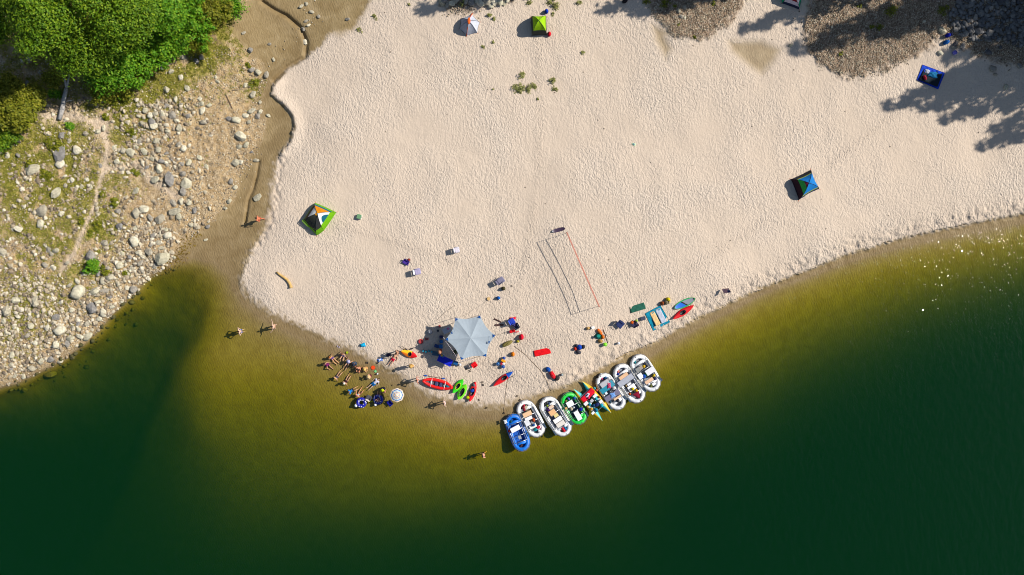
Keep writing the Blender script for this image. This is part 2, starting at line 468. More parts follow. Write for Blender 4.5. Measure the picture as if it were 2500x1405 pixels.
# colour masks of the ground itself
soft_e = np.maximum((1 - berm) * sstep(600, 700, GY), sstep(720, 700, GX) * sstep(370, 420, GY) * sstep(700, 600, GY))
dry = sstep(-5 - 2 * soft_e, 7 + 14 * soft_e, sB + (vnoise(GX, GY, 6, 91) - .5) * (9 + 10 * soft_e)) * (1 - .75 * sm)
bank = sstep(-8, 10, sBk + (vnoise(GX, GY, 7, 95) - .5) * 16)
green_spots = [(60,330,80,.55),(100,380,90,.8),(60,440,80,.9),(40,520,80,.6),(180,430,70,.8),(230,470,40,.8),(250,560,45,.9),(210,600,50,.9),(120,560,70,.6),(60,640,60,.6),(260,250,60,1.1),(330,230,60,1.2),
 (400,150,70,1.2),(480,80,80,1.1),(550,60,50,1.0),(520,120,50,.8),(300,320,45,.9),(300,420,40,.7),(200,660,60,.8),(60,700,60,.6),(40,780,60,.55),(120,760,60,.5),(420,210,50,.7),(520,190,35,.6),(620,215,25,.7),(150,330,45,.5),(200,300,40,.5),
 (30,290,90,.9),(220,540,40,.8),(30,830,50,.5),(100,60,140,1.0),(280,60,160,1.0),(330,90,25,.5)]
gr = np.zeros(GX.shape)
for (x, y, r, a) in green_spots:
    gr += a * np.exp(-(((GX - x) ** 2 + (GY - y) ** 2) / (r * r)))
gr = np.clip(gr, 0, 1.2)
def dens_grass(PX, PY):
    g = np.zeros(PX.shape)
    for (x, y, r, a) in green_spots: g += a * np.exp(-(((PX - x) ** 2 + (PY - y) ** 2) / (r * r)))
    g = np.clip(g, 0, 1.2) * sstep(.26, .54, fbm(PX, PY, 30, 101, 4))
    path = np.exp(-(polydist2(PX, PY, [(250,300),(262,360),(252,420),(240,460),(232,500),(205,560),(180,620),(150,660)]) / 9) ** 2) + np.exp(-(polydist2(PX, PY, [(262,415),(330,400),(370,440),(430,480)]) / 10) ** 2) + np.exp(-(polydist2(PX, PY, [(110,285),(190,285),(250,310)]) / 20) ** 2)
    return g * np.clip(1 - path, 0, 1)
def polydist2(X, Y, pts):
    d = np.full(X.shape, 1e9)
    for (x1, y1), (x2, y2) in zip(pts, pts[1:]):
        dx, dy = x2 - x1, y2 - y1
        t = np.clip(((X - x1) * dx + (Y - y1) * dy) / (dx * dx + dy * dy), 0, 1)
        d = np.minimum(d, (X - x1 - t * dx) ** 2 + (Y - y1 - t * dy) ** 2)
    return np.sqrt(d)
grass_m = dens_grass(GX, GY) * bank
path_m = np.clip(np.exp(-(polydist2(GX, GY, [(250,300),(262,360),(252,420),(240,460),(232,500),(205,560),(180,620),(150,660)]) / 8) ** 2) + np.exp(-(polydist2(GX, GY, [(262,415),(330,400),(370,440),(430,480)]) / 10) ** 2) + np.exp(-(polydist2(GX, GY, [(80,285),(190,285),(250,310)]) / 26) ** 2), 0, 1)
algae = .6 * sstep(-20, 22, sL + (fbm(GX, GY, 40, 111, 2) - .5) * 24) * sstep(.05, -.35, H)
algae = np.maximum(algae, sstep(10, -4, dBk) * sstep(.12, -.1, H) * (GX < 470) * .8)
tramp = np.exp(-(np.clip(sB, 0, 999) / 38) ** 2) * berm * inB + .35 * np.exp(-(((GX - 1400) / 130) ** 2 + ((GY - 690) / 90) ** 2))
for pl, a_, w_ in (([(1180,880),(1300,940),(1420,905),(1560,845),(1700,775)], .7, 26), ([(1230,780),(1120,640),(820,545)], .35, 12), ([(1640,765),(1500,810),(1250,840)], .5, 22), ([(1260,770),(1320,420),(1316,100)], .4, 12), ([(1560,730),(1750,620),(1950,490)], .35, 12), ([(1980,440),(2120,330),(2260,220)], .35, 11), ([(940,905),(1040,900),(1130,940)], .6, 22)):
    tramp = np.maximum(tramp, a_ * np.exp(-(polydist(GX, GY, pl) / w_) ** 2) * (.5 + vnoise(GX, GY, 24, 121)))
wetb = sstep(.42, .02, H)
creek_line = [(640,-60),(655,15),(700,45),(735,80),(742,125),(705,165),(660,205),(650,240),(675,270),(695,310),(675,350),(640,390),(622,440),(606,500),(585,560),(545,610)]
wetb = np.maximum(wetb, np.exp(-(polydist(GX, GY, creek_line) / 24) ** 2) * (.55 + .6 * vnoise(GX, GY, 30, 151)))

sc = (HC - H) / HC
VX = (GX - 1250) / K * sc; VY = (702.5 - GY) / K * sc
verts = np.stack([VX, VY, H], -1).reshape(-1, 3)
ny, nx = GX.shape
idx = np.arange(nx * ny).reshape(ny, nx)
quads = np.stack([idx[:-1, :-1], idx[1:, :-1], idx[1:, 1:], idx[:-1, 1:]], -1).reshape(-1, 4)
m1 = np.stack([dry, wetb, np.clip(gm, 0, 1), grass_m], -1).reshape(-1, 4).astype(np.float32)
m2 = np.stack([tramp, algae, bank, path_m], -1).reshape(-1, 4).astype(np.float32)
fc = lambda A: ((A[:-1, :-1] + A[1:, :-1] + A[1:, 1:] + A[:-1, 1:]) / 4).reshape(-1)
fH = fc(H); fgm = fc(gm); fB = fc(sB); fBk = fc(sBk); fY = fc(GY); fX = fc(GX)
zone = np.full(len(quads), 3)                      # creek bed and wet shore
zone[(fH < 0)] = 4
zone[(fBk > 0) & (fH >= 0)] = 1
zone[(fB > 0) & (fH >= 0)] = 0
zone[(fgm > .5) & (fH >= 0)] = 2

# ---- ground material
gmat, n, L, bs = node_mat('ground_surface')
geo = n.new('ShaderNodeNewGeometry')
def NOISE(scale, detail=4, vec=None, rough=.55, dist=0.0):
    t = n.new('ShaderNodeTexNoise'); t.noise_dimensions = '2D'; t.inputs['Scale'].default_value = scale; t.inputs['Detail'].default_value = detail
    t.inputs['Roughness'].default_value = rough; t.inputs['Distortion'].default_value = dist
    L.new(vec or geo.outputs['Position'], t.inputs['Vector']); return t.outputs['Fac']
def VOR(scale, feat='F1', out='Distance', vec=None):
    t = n.new('ShaderNodeTexVoronoi'); t.voronoi_dimensions = '2D'; t.feature = feat; t.inputs['Scale'].default_value = scale
    L.new(vec or geo.outputs['Position'], t.inputs['Vector']); return t.outputs[out]
def RAMP(fac, stops):
    r = n.new('ShaderNodeValToRGB'); e = r.color_ramp.elements
    while len(e) < len(stops): e.new(0.5)
    for k, (p, c) in enumerate(stops): e[k].position = p; e[k].color = (*c, 1)
    L.new(fac, r.inputs['Fac']); return r.outputs['Color']
def MIX(fac, a, b):
    x = n.new('ShaderNodeMix'); x.data_type = 'RGBA'
    if isinstance(fac, float): x.inputs[0].default_value = fac
    else: L.new(fac, x.inputs[0])
    L.new(a, x.inputs[6]) if not isinstance(a, tuple) else setattr(x.inputs[6], 'default_value', (*a, 1))
    L.new(b, x.inputs[7]) if not isinstance(b, tuple) else setattr(x.inputs[7], 'default_value', (*b, 1))
    return x.outputs[2]
def MATH(op, a, b=None, clamp=False):
    x = n.new('ShaderNodeMath'); x.operation = op; x.use_clamp = clamp
    for k, q in enumerate((a, b)):
        if q is None: continue
        if isinstance(q, (int, float)): x.inputs[k].default_value = q
        else: L.new(q, x.inputs[k])
    return x.outputs[0]
def ATTR(name):
    a = n.new('ShaderNodeAttribute'); a.attribute_name = name
    s = n.new('ShaderNodeSeparateColor'); L.new(a.outputs['Color'], s.inputs[0])
    return s.outputs[0], s.outputs[1], s.outputs[2], a.outputs['Alpha']
aD, aW, aG, aGr = ATTR('mask_a'); aT, aA, aBk, aP = ATTR('mask_b')
sand = RAMP(NOISE(.16, 4), [(.3, (.565, .46, .355)), (.55, (.605, .50, .395)), (.75, (.635, .535, .432))])
sand = MIX(MATH('MULTIPLY', NOISE(9, 3), .5), sand, (.565, .46, .36))
mud = RAMP(NOISE(.9, 4, dist=.6), [(.3, (.235, .165, .075)), (.6, (.30, .22, .11)), (.8, (.345, .258, .14))])
soil = RAMP(NOISE(1.6, 5, rough=.7), [(.25, (.23, .155, .075)), (.5, (.40, .28, .145)), (.75, (.51, .385, .225))])
peb = RAMP(VOR(7.5, 'F1', 'Color'), [(0.0, (.21, .155, .095)), (.5, (.39, .295, .18)), (1.0, (.58, .48, .33))])
soil = MIX(MATH('MULTIPLY', MATH('GREATER_THAN', NOISE(2.2, 3), .48), .6), soil, peb)
soil = MIX(aP, soil, RAMP(NOISE(3, 5), [(.3, (.46, .35, .24)), (.7, (.56, .45, .33))]))
grv = RAMP(VOR(8.0, 'F1', 'Color'), [(0.0, (.11, .075, .048)), (.45, (.27, .19, .125)), (.8, (.40, .30, .21)), (1.0, (.62, .53, .43))])
litter = RAMP(NOISE(2.5, 4), [(.3, (.15, .14, .02)), (.55, (.26, .235, .04)), (.8, (.40, .31, .10))])
alg = RAMP(NOISE(1.3, 4, rough=.7), [(.3, (.05, .047, .012)), (.55, (.08, .072, .02)), (.8, (.12, .10, .035))])
col = MIX(aBk, mud, soil)
col = MIX(MATH('MULTIPLY', aGr, .8, True), col, litter)
col = MIX(aD, col, sand)
col = MIX(aG, col, grv)
col = MIX(aA, col, alg)
damp = MATH('MULTIPLY', MATH('MULTIPLY', aW, MATH('SUBTRACT', 1.0, aD)), .44)
col = MIX(damp, col, (.15, .10, .045))
L.new(col, bs.inputs['Base Color'])
rg_ = MATH('SUBTRACT', .92, MATH('MULTIPLY', MATH('MULTIPLY', aW, MATH('SUBTRACT', 1.0, aD)), .42))
L.new(rg_, bs.inputs['Roughness']); bs.inputs['Specular IOR Level'].default_value = .14
# footprints and sand relief
mp = n.new('ShaderNodeMapping'); mp.inputs['Rotation'].default_value = (0, 0, math.radians(22)); mp.inputs['Scale'].default_value = (1.25, .8, 1)
L.new(geo.outputs['Position'], mp.inputs['Vector'])
wv = n.new('ShaderNodeVectorMath'); wv.operation = 'MULTIPLY_ADD'; wn_ = n.new('ShaderNodeTexNoise'); wn_.noise_dimensions = '2D'; wn_.inputs['Scale'].default_value = 1.6; wn_.inputs['Detail'].default_value = 3
L.new(mp.outputs[0], wn_.inputs['Vector']); L.new(wn_.outputs['Color'], wv.inputs[0]); wv.inputs[1].default_value = (.7, .7, .7); L.new(mp.outputs[0], wv.inputs[2])
foot = MATH('MULTIPLY', MATH('MINIMUM', VOR(3.6, 'SMOOTH_F1', 'Distance', wv.outputs[0]), .55), 1.5)
fine = NOISE(6.8, 3, mp.outputs[0], .6, .8)
relief = MATH('ADD', MATH('MULTIPLY', foot, .50), MATH('MULTIPLY', fine, .75))
area = MATH('MULTIPLY', MATH('SUBTRACT', NOISE(.16, 4), .18), 1.9)
sandh = MATH('MULTIPLY', MATH('MULTIPLY', relief, MATH('ADD', area, MATH('MULTIPLY', aT, .9))), aD)
gravh = MATH('MULTIPLY', MATH('SUBTRACT', 1.0, VOR(8.0, 'F1', 'Distance')), MATH('MULTIPLY', MATH('ADD', aG, MATH('MULTIPLY', aBk, .6)), .6))
rip = n.new('ShaderNodeTexWave'); rip.inputs['Scale'].default_value = 1.1; rip.inputs['Distortion'].default_value = 5.5; rip.inputs['Detail'].default_value = 3; rip.inputs['Detail Scale'].default_value = 1.6
mp2 = n.new('ShaderNodeMapping'); mp2.inputs['Rotation'].default_value = (0, 0, math.radians(-38)); mp2.inputs['Scale'].default_value = (1.3, .7, 1); L.new(geo.outputs['Position'], mp2.inputs['Vector']); L.new(mp2.outputs[0], rip.inputs['Vector'])
ripn = MATH('MULTIPLY', MATH('ADD', MATH('MULTIPLY', rip.outputs['Fac'], .12), MATH('MULTIPLY', NOISE(4.5, 4, mp2.outputs[0]), .9)), MATH('MULTIPLY', MATH('SUBTRACT', 1.0, aD), MATH('SUBTRACT', 1.0, aBk)))
hsum = MATH('ADD', MATH('ADD', sandh, gravh), MATH('MULTIPLY', ripn, .36))
bp = n.new('ShaderNodeBump'); bp.inputs['Strength'].default_value = .8; bp.inputs['Distance'].default_value = .17
L.new(hsum, bp.inputs['Height']); L.new(bp.outputs[0], bs.inputs['Normal'])

for zi, nm in enumerate(('sand_beach', 'rocky_bank_ground', 'gravel_ground', 'creek_bed', 'river_bed')):
    q = quads[zone == zi]
    u, inv = np.unique(q, return_inverse=True)
    me = np_mesh(nm, verts[u], inv.reshape(-1, 4), [gmat], True)
    for an, mm in (('mask_a', m1), ('mask_b', m2)):
        ca = me.color_attributes.new(an, 'FLOAT_COLOR', 'POINT'); ca.data.foreach_set('color', mm[u].ravel())
    tag(link_obj(nm, me), kind='structure')

# ---------------------------------------------------------------- the river: one closed body of water with real absorption
wmat = bpy.data.materials.new('river_water'); wmat.use_nodes = True
n = wmat.node_tree.nodes; L = wmat.node_tree.links
n.remove(n['Principled BSDF'])
geo = n.new('ShaderNodeNewGeometry')
tr = n.new('ShaderNodeBsdfTransparent'); gl = n.new('ShaderNodeBsdfGlossy'); gl.inputs['Roughness'].default_value = .06
fr = n.new('ShaderNodeFresnel'); fr.inputs['IOR'].default_value = 1.33
mxs = n.new('ShaderNodeMixShader'); frf = MATH('MULTIPLY', fr.outputs[0], MATH('SUBTRACT', 1.0, geo.outputs['Backfacing'])); L.new(frf, mxs.inputs[0]); L.new(tr.outputs[0], mxs.inputs[1]); L.new(gl.outputs[0], mxs.inputs[2])
mpw = n.new('ShaderNodeMapping'); mpw.inputs['Rotation'].default_value = (0, 0, math.radians(30)); mpw.inputs['Scale'].default_value = (1, .5, 1); L.new(geo.outputs['Position'], mpw.inputs['Vector'])
n1 = NOISE(1.6, 4, mpw.outputs[0]); n2 = NOISE(5.0, 2, mpw.outputs[0])
hh = MATH('ADD', MATH('MULTIPLY', n1, 1.0), MATH('MULTIPLY', n2, .3))
bw = n.new('ShaderNodeBump'); bw.inputs['Strength'].default_value = .71; bw.inputs['Distance'].default_value = .14
L.new(hh, bw.inputs['Height']); L.new(bw.outputs[0], gl.inputs['Normal']); L.new(bw.outputs[0], fr.inputs['Normal'])
ab = n.new('ShaderNodeVolumeAbsorption'); vsx = n.new('ShaderNodeVolumeScatter'); ad = n.new('ShaderNodeAddShader')
ABS = (.295, .215, 1.9)
ab.inputs['Color'].default_value = (1 - ABS[0] / 2, 1 - ABS[1] / 2, 1 - ABS[2] / 2, 1); ab.inputs['Density'].default_value = 2.0
vsx.inputs['Color'].default_value = (.02, .58, 1.0, 1); vsx.inputs['Density'].default_value = .043; vsx.inputs['Anisotropy'].default_value = 0.0
L.new(ab.outputs[0], ad.inputs[0]); L.new(vsx.outputs[0], ad.inputs[1])
L.new(mxs.outputs[0], n['Material Output'].inputs['Surface']); L.new(ad.outputs[0], n['Material Output'].inputs['Volume'])
wb = MB(); wb.box((0, -30, -6.0), (260, 180, 12.0))
tag(wb.build('river_water', wmat), kind='structure')
# ---------------------------------------------------------------- rocks
rmat, n, L, bs = node_mat('river_rock')
oi = n.new('ShaderNodeObjectInfo'); tc = n.new('ShaderNodeTexCoord')
rr = n.new('ShaderNodeValToRGB'); e = rr.color_ramp.elements
for k, (p, c) in enumerate([(0.0, (.24, .235, .235)), (.3, (.38, .345, .28)), (.55, (.48, .455, .345)), (.8, (.57, .54, .42)), (1.0, (.65, .61, .50))]):
    if k > 1: e.new(p)
    e[k].position = p; e[k].color = (*c, 1)
L.new(oi.outputs['Random'], rr.inputs['Fac'])
nz = n.new('ShaderNodeTexNoise'); nz.inputs['Scale'].default_value = 2.2; nz.inputs['Detail'].default_value = 6; nz.inputs['Roughness'].default_value = .7
L.new(tc.outputs['Object'], nz.inputs['Vector'])
r2 = n.new('ShaderNodeValToRGB'); r2.color_ramp.elements[0].position = .3; r2.color_ramp.elements[0].color = (.55, .53, .5, 1); r2.color_ramp.elements[1].position = .72; r2.color_ramp.elements[1].color = (1.18, 1.15, 1.08, 1)
L.new(nz.outputs['Fac'], r2.inputs['Fac'])
mm = n.new('ShaderNodeMix'); mm.data_type = 'RGBA'; mm.blend_type = 'MULTIPLY'; mm.inputs[0].default_value = 1
L.new(rr.outputs[0], mm.inputs[6]); L.new(r2.outputs[0], mm.inputs[7]); L.new(mm.outputs[2], bs.inputs['Base Color'])
bs.inputs['Roughness'].default_value = .88; bs.inputs['Specular IOR Level'].default_value = .2
b_ = n.new('ShaderNodeBump'); b_.inputs['Strength'].default_value = .55; b_.inputs['Distance'].default_value = .12; L.new(nz.outputs['Fac'], b_.inputs['Height']); L.new(b_.outputs[0], bs.inputs['Normal'])

def ico(sub):
    bm = bmesh.new(); bmesh.ops.create_icosphere(bm, subdivisions=sub, radius=1.0)
    v = np.array([q.co[:] for q in bm.verts]); f = np.array([[q.index for q in p.verts] for p in bm.faces]); bm.free()
    return v, f
IV, IF = ico(2)
ROCKS = []
for k in range(9):
    rg = np.random.default_rng(200 + k)
    v = IV.copy()
    for _ in range(14):                      # worn flat facets
        d = rg.normal(size=3); d /= np.linalg.norm(d)
        h = rg.uniform(.45, .85); t = v @ d
        v -= np.outer(np.clip(t - h, 0, None) * .97, d)
    v *= 1 + (rg.random((len(v), 1)) - .5) * .10
    v /= np.abs(v).max(0)
    ROCKS.append(np_mesh('rock', v, IF, [rmat], smooth=(k % 3 == 0)))

shade_rock = rmat.copy(); shade_rock.name = 'shade_darkened_rock'  # copy of the rock with the top right pile's shade painted into its colours
for e_, c in zip([q for q in shade_rock.node_tree.nodes if q.type == 'VALTORGB' and len(q.color_ramp.elements) == 5][0].color_ramp.elements, [(.09, .09, .10), (.15, .15, .16), (.22, .215, .21), (.29, .275, .26), (.45, .40, .35)]): e_.color = (*c, 1)
wrock = M((.085, .072, .032), .6, .4, 3, .3)
DARK = []; WET = []
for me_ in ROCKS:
    a_ = me_.copy(); a_.materials[0] = shade_rock; DARK.append(a_)
    a_ = me_.copy(); a_.materials[0] = wrock; WET.append(a_)
def rock(px, py, d, asp=None, rot=None, label=None, group=None, name='rock', hk=None):
    a = asp or R.uniform(.62, .95)
    d_ = d / K / 2 * 1.16
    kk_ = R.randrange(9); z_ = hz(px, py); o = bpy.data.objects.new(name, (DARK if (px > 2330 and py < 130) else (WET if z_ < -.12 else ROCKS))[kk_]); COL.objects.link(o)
    hgt = d_ * (hk or R.uniform(.5, .75)) * (1 + a) / 2
    p = at(px, py); z0 = p.z
    o.location = (p.x, p.y, z0 + hgt * .35)
    o.scale = (d_, d_ * a, hgt)
    o.rotation_euler = (R.uniform(-.25, .25), R.uniform(-.25, .25), rot if rot is not None else R.uniform(0, 3.14))
    return tag(o, label, 'rock', group)

NAMED = [(81,412,34,'big white-faced boulder with a green bush against it on the upper bank'),
 (150,378,36,'long brown-grey boulder lying uphill of the white-faced boulder'),(188,365,23,'round brown-pink boulder beside the long brown-grey boulder'),
 (147,402,23,'pinkish boulder just below the long brown-grey boulder'),(139,472,27,'boulder with a pale top and shaded left face alone on the grassy bank'),
 (103,517,32,'flat brown boulder on the dry left part of the grassy bank'),(416,438,33,'large pale angular boulder at the edge of the gravel flat'),
 (388,413,22,'tall grey boulder casting shade just above the large pale angular boulder'),(456,449,25,'rounded greenish-grey boulder next to the large pale angular boulder'),
 (397,629,34,'largest grey boulder at the waterline by the creek mouth'),(424,629,10,'small grey rock standing in the water beside the largest waterline boulder'),
 (427,517,26,'big fractured pale rock in the cluster at the bank corner'),(353,511,20,'upright oval white rock by the footpath above the shore'),(331,521,25,'long white rock lying next to the upright oval one'),
 (331,592,26,'bright flat-topped rock halfway down the lower bank'),(222,628,28,'pale boulder half covered by the bright green willow bush'),(192,716,38,'long tan boulder with mottled surface above the lagoon shore'),
 (233,711,22,'tall yellowish boulder between the long tan boulder and the water'),(224,752,27,'smooth cream boulder near the lagoon waterline'),(326,705,21,'pointed two-tone rock rising from the lagoon edge'),
 (146,808,28,'pale oblong block lying by the lower lagoon shore'),(214,822,26,'dark wet boulder touching the lagoon water'),(124,912,27,'dark boulder mostly under water off the lower bank'),
 (177,871,15,'grey rock standing alone in the lagoon shallows'),(148,883,13,'small white rock in the shallows off the lower bank'),(87,735,27,'pale square-cornered rock on the lower left scree'),
 (589,332,28,'large blue-grey boulder beside the creek bend'),(629,483,20,'flat cracked sandstone slab on the wet creek sand'),(488,386,14,'single white rock on the open gravel flat'),(564,444,13,'bright white rock at the edge of the creek mud'),
 (745,103,14,'pale block beside the small pool at the head of the creek'),(848,48,12,'lone grey rock on the sand near the creek head'),(373,303,25,'largest pale slab in the upper rock strip'),(322,372,22,'kite-shaped pale rock at the inner edge of the rock strip')]
SHORT = ['the big white-faced boulder', 'the long brown-grey boulder', 'the round brown-pink boulder', 'the pinkish boulder', 'the pale-topped boulder on the grassy bank', 'the flat brown boulder', 'the large pale angular boulder', 'the tall grey boulder', 'the rounded greenish-grey boulder', 'the largest waterline boulder', '', 'the big fractured pale rock', 'the upright oval white rock', 'the long white rock', 'the bright flat-topped rock', 'the pale boulder under the willow bush', 'the long tan boulder', 'the tall yellowish boulder', 'the smooth cream boulder', 'the pointed two-tone rock', 'the pale oblong block', 'the dark wet boulder', 'the sunken dark boulder', 'the lone lagoon rock', 'the small white lagoon rock', 'the pale square-cornered rock', 'the large blue-grey creek boulder', 'the flat cracked sandstone slab', 'the single white gravel-flat rock', 'the bright white rock by the creek mud', 'the pale block by the creek pool', '', 'the largest pale slab of the strip', 'the kite-shaped pale rock']
MARKS = [(q[0], q[1], nm) for q, nm in zip(NAMED, SHORT) if nm] + [(160,240,'the fallen grey log'),(602,160,'the round tuft by the creek'),(567,264,'the thin dark stick'),(1145,20,'the grey dome tent'),(1222,0,'the tuft in the boulder row'),
 (2310,22,'the mossy bush of the shaded pile'),(2312,88,'the deep blue bag by the rubble'),(2413,128,'the lone shaded boulder'),(2500,0,'the top right corner'),(2500,120,'the shaded right edge'),(2400,50,'the middle of the shaded pile'),(2360,5,'the top of the shaded pile'),(0,760,'the left edge of the lower scree'),(0,150,'the shaded left edge'),(345,130,'the wide bright green bush'),(610,80,'the creek head')]
PENDING = []
ORD = ['nearest', 'second nearest', 'third nearest', 'fourth nearest', 'fifth nearest', 'sixth nearest', 'seventh nearest', 'eighth nearest', 'ninth nearest', 'tenth nearest', 'eleventh nearest', 'twelfth nearest']
def name_rocks():
    slots = {}
    for (x, y, d, o) in PENDING:
        m = min(MARKS, key=lambda q: math.hypot(q[0] - x, q[1] - y)); dx, dy = x - m[0], y - m[1]
        w = ('right of' if dx > 0 else 'left of') if abs(dx) > abs(dy) else ('below' if dy > 0 else 'above')
        slots.setdefault((m[2], w), []).append((math.hypot(dx, dy), d, o))
    for (m, w), lst in slots.items():
        lst.sort(key=lambda q: q[0])
        for k, (_, d, o) in enumerate(lst):
            o['label'] = ('%s %s stone %s %s' % (ORD[min(k, 11)], 'small' if d < 11 else ('large' if d > 17 else 'middling'), w, m)) if len(lst) > 1 else ('only %s stone %s %s' % ('small' if d < 11 else ('large' if d > 17 else 'middling'), w, m))
LIST_A = [(301,370,15),(280,361,14),(333,466,15),(288,517,14),(223,456,12),(391,534,24),(367,532,16),(355,269,15),(367,284,15),(380,278,13),(395,280,14),(380,439,18),(462,397,18),(505,407,12),(447,424,14),(449,468,20),
 (422,497,18),(442,492,16),(462,494,16),(437,529,16),(474,514,15),(574,459,13),(560,492,12),(550,509,10),(467,549,13),(509,553,13),(503,586,9),(576,397,18),(589,396,15),(601,355,16),(585,358,14),(626,392,14),(614,372,9),
 (631,178,18),(614,173,15),(651,183,16),(618,231,17),(635,249,11),(615,271,18),(578,294,22),(561,290,16),(629,284,13),(600,283,14),(636,274,11),(656,283,10),(608,299,11),(741,72,11),(777,41,11),(747,53,11),(761,30,12),(754,62,10),(736,16,12),(748,10,10),
 (658,108,9),(668,146,9),(611,124,14),(595,81,10),(458,216,15),(442,190,15),(428,243,15),(406,220,18),(491,255,15),(510,259,14),(493,270,18),(498,299,18),(489,242,11),(447,141,15),(480,150,15),(492,141,13),(395,164,14),(418,174,13),(531,200,11),(527,188,9),
 (599,208,12),(439,315,18),(432,294,14),(420,281,18),(376,305,22),(397,279,14),(256,594,16),(294,552,19),(331,557,12),(385,593,17),(411,575,20),(363,615,22),(137,613,18),(100,549,22),(47,560,17),(8,615,22),(111,648,14),(132,654,16),(164,643,13),
 (188,687,16),(170,698,15),(257,710,20),(241,737,14),(254,765,20),(244,777,15),(90,761,15),(41,731,18),(15,760,22),(139,775,17),(213,792,15),(75,795,18),(288,693,13),(297,738,10),(274,748,13),(310,703,13),(348,661,14),(378,650,12),(344,642,17),(292,648,20),
 (324,657,16),(269,677,18),(252,686,18),(288,664,14),(268,726,13),(176,756,14),(174,827,22),(166,839,17),(196,822,16),(138,843,18),(31,867,20),(88,838,15),(17,813,14),(35,816,13),(68,820,16),(77,899,20),(60,950,16),(58,919,14),(37,918,12),(125,876,17),(10,783,14),
 (412,590,10),(405,562,12),(395,572,11),(375,575,13),(368,600,11),(395,606,12),(350,628,12),(338,618,13),(318,628,12),(305,640,11),(300,620,12),(312,668,11),(262,655,12),(240,668,14),(228,690,12),(150,521,14),(160,455,11),(200,455,13),(46,380,12),(18,380,14),(60,505,11),
 (44,446,11),(120,610,14),(112,600,11),(126,620,12),(212,440,12),(176,440,13),(245,405,11),(254,313,14),(240,322,14),(285,312,12),(150,330,15),(210,326,12),(170,344,11),(43,345,13)]
ZONE = {'gravel': ('grey stone scattered on the tan gravel flat between rock strip and creek', 'stones on the gravel flat'),
 'creek': ('blue-grey stone lying along the edge of the muddy creek', 'stones along the creek'),
 'strip': ('pale rounded stone packed in the dense rock strip beside the green bushes', 'stones of the rock strip'),
 'upper': ('weathered stone among the yellowish grass of the upper left bank', 'stones in the grass'),
 'lower': ('pale stone in the scree of the lower left bank', 'stones of the lower scree'),
 'shore': ('grey stone at the lagoon waterline below the bank', 'stones at the lagoon waterline'),
 'corner': ('grey angular stone in the rock cluster at the bank corner near the creek mouth', 'stones at the bank corner'),
 'pile': ('shade-darkened stone in the shaded rock pile at the top right corner', 'stones of the shaded pile'),
 'top': ('grey boulder in the row at the top edge above the grey dome tent', 'boulders above the grey tent'),
 'dark': ('stone lying in the deep tree shade at the far left', 'stones in the tree shade')}
shore_px = SHORE[39:]
def which(px, py):
    if px > 2000: return 'pile'
    if 1050 < px < 1300 and py < 40: return 'top'
    q = min(math.hypot(px - (a[0] + (b[0] - a[0]) * t), py - (a[1] + (b[1] - a[1]) * t)) for a, b in zip(shore_px, shore_px[1:]) for t in (0, .25, .5, .75))
    if q < 26 and py > 640: return 'shore'
    if px < 150 and py < 240: return 'dark'
    if px > 555 or (px > 520 and py < 130): return 'creek'
    if py > 470 and 340 < px < 490: return 'corner'
    if 300 < px < 460 and py < 470: return 'strip'
    if px >= 440: return 'gravel'
    if py < 590: return 'upper'
    return 'lower'
taken = []
for (x, y, d, lab) in NAMED:
    rock(x, y, d, label=lab, name='boulder', group='boulders of the bank'); taken.append((x, y, d))
def plain(x, y, d):
    z = which(x, y); lab, g = ZONE[z]
    PENDING.append((x, y, d, rock(x, y, d, label=lab, group=g))); taken.append((x, y, d))
for (x, y, d) in LIST_A: plain(x, y, d)
# top row, rubble pile and fill
for (x, y, d) in [(1078,8,18),(1092,14,16),(1085,1,16),(1104,10,14),(1112,3,14),(1138,4,16),(1150,8,18),(1163,2,16),(1172,9,20),(1185,6,22),(1197,12,18),(1208,4,18),(1190,-4,20),(1222,6,16),(1232,9,12),(1240,2,11)]: plain(x, y, d)
for (x, y, d, lab) in [(1930,112,9,'single small rock on the sand between two gravel patches'),(2301,75,18,'pale pointed boulder left of the blue bags'),(2332,108,13,'cream rounded rock below the blue bags'),(2328,116,12,'tan rock beside the teal bag'),
 (2349,112,15,'larger white rock of the pair nearest the violet bag'),(2351,119,12,'smaller white rock of the pair nearest the violet bag'),(2296,130,14,'brown rock with a pointed shadow left of the violet bag'),(2413,128,17,'lone boulder in shade on the sand below the rubble pile'),
 (2442,115,11,'blue-lit small rock right of the lone shaded boulder'),(2424,168,18,'flat grey rock alone in the tree shade on the sand'),(2430,182,10,'small brown rock beside the flat grey rock'),(2455,214,13,'dark rock farthest out in the tree shade'),(2488,162,13,'dark rock at the right edge in the tree shade'),
 (1657,27,12,'round grey rock on the small gravel patch'),(1663,42,11,'brown rock on the small gravel patch below the round grey one'),(1672,20,9,'dark rock on the small gravel patch beside green tufts'),(1672,45,7,'smallest dark rock on the small gravel patch'),(2031,66,8,'pinkish rock on the big gravel slope'),(2256,53,7,'pale rock in the shaded part of the gravel slope')]:
    rock(x, y, d, label=lab, name='rock'); taken.append((x, y, d))
PILE = [(2320,60),(2345,88),(2380,100),(2420,100),(2460,108),(2510,125),(2510,-10),(2345,-10),(2318,30)]
def fill(poly, count, lo, hi, tries=4000, sep=.62):
    xs = [p[0] for p in poly]; ys = [p[1] for p in poly]; k = 0
    for _ in range(tries):
        if k >= count: break
        x = R.uniform(min(xs), max(xs)); y = R.uniform(min(ys), max(ys)); d = lo + (hi - lo) * R.random() ** 1.7
        if not inside(np.array([x]), np.array([y]), poly)[0]: continue
        if any((x - a) ** 2 + (y - b) ** 2 < ((d + c) * sep) ** 2 for a, b, c in taken): continue
        plain(x, y, d); k += 1
fill(PILE, 46, 11, 21, sep=.5)
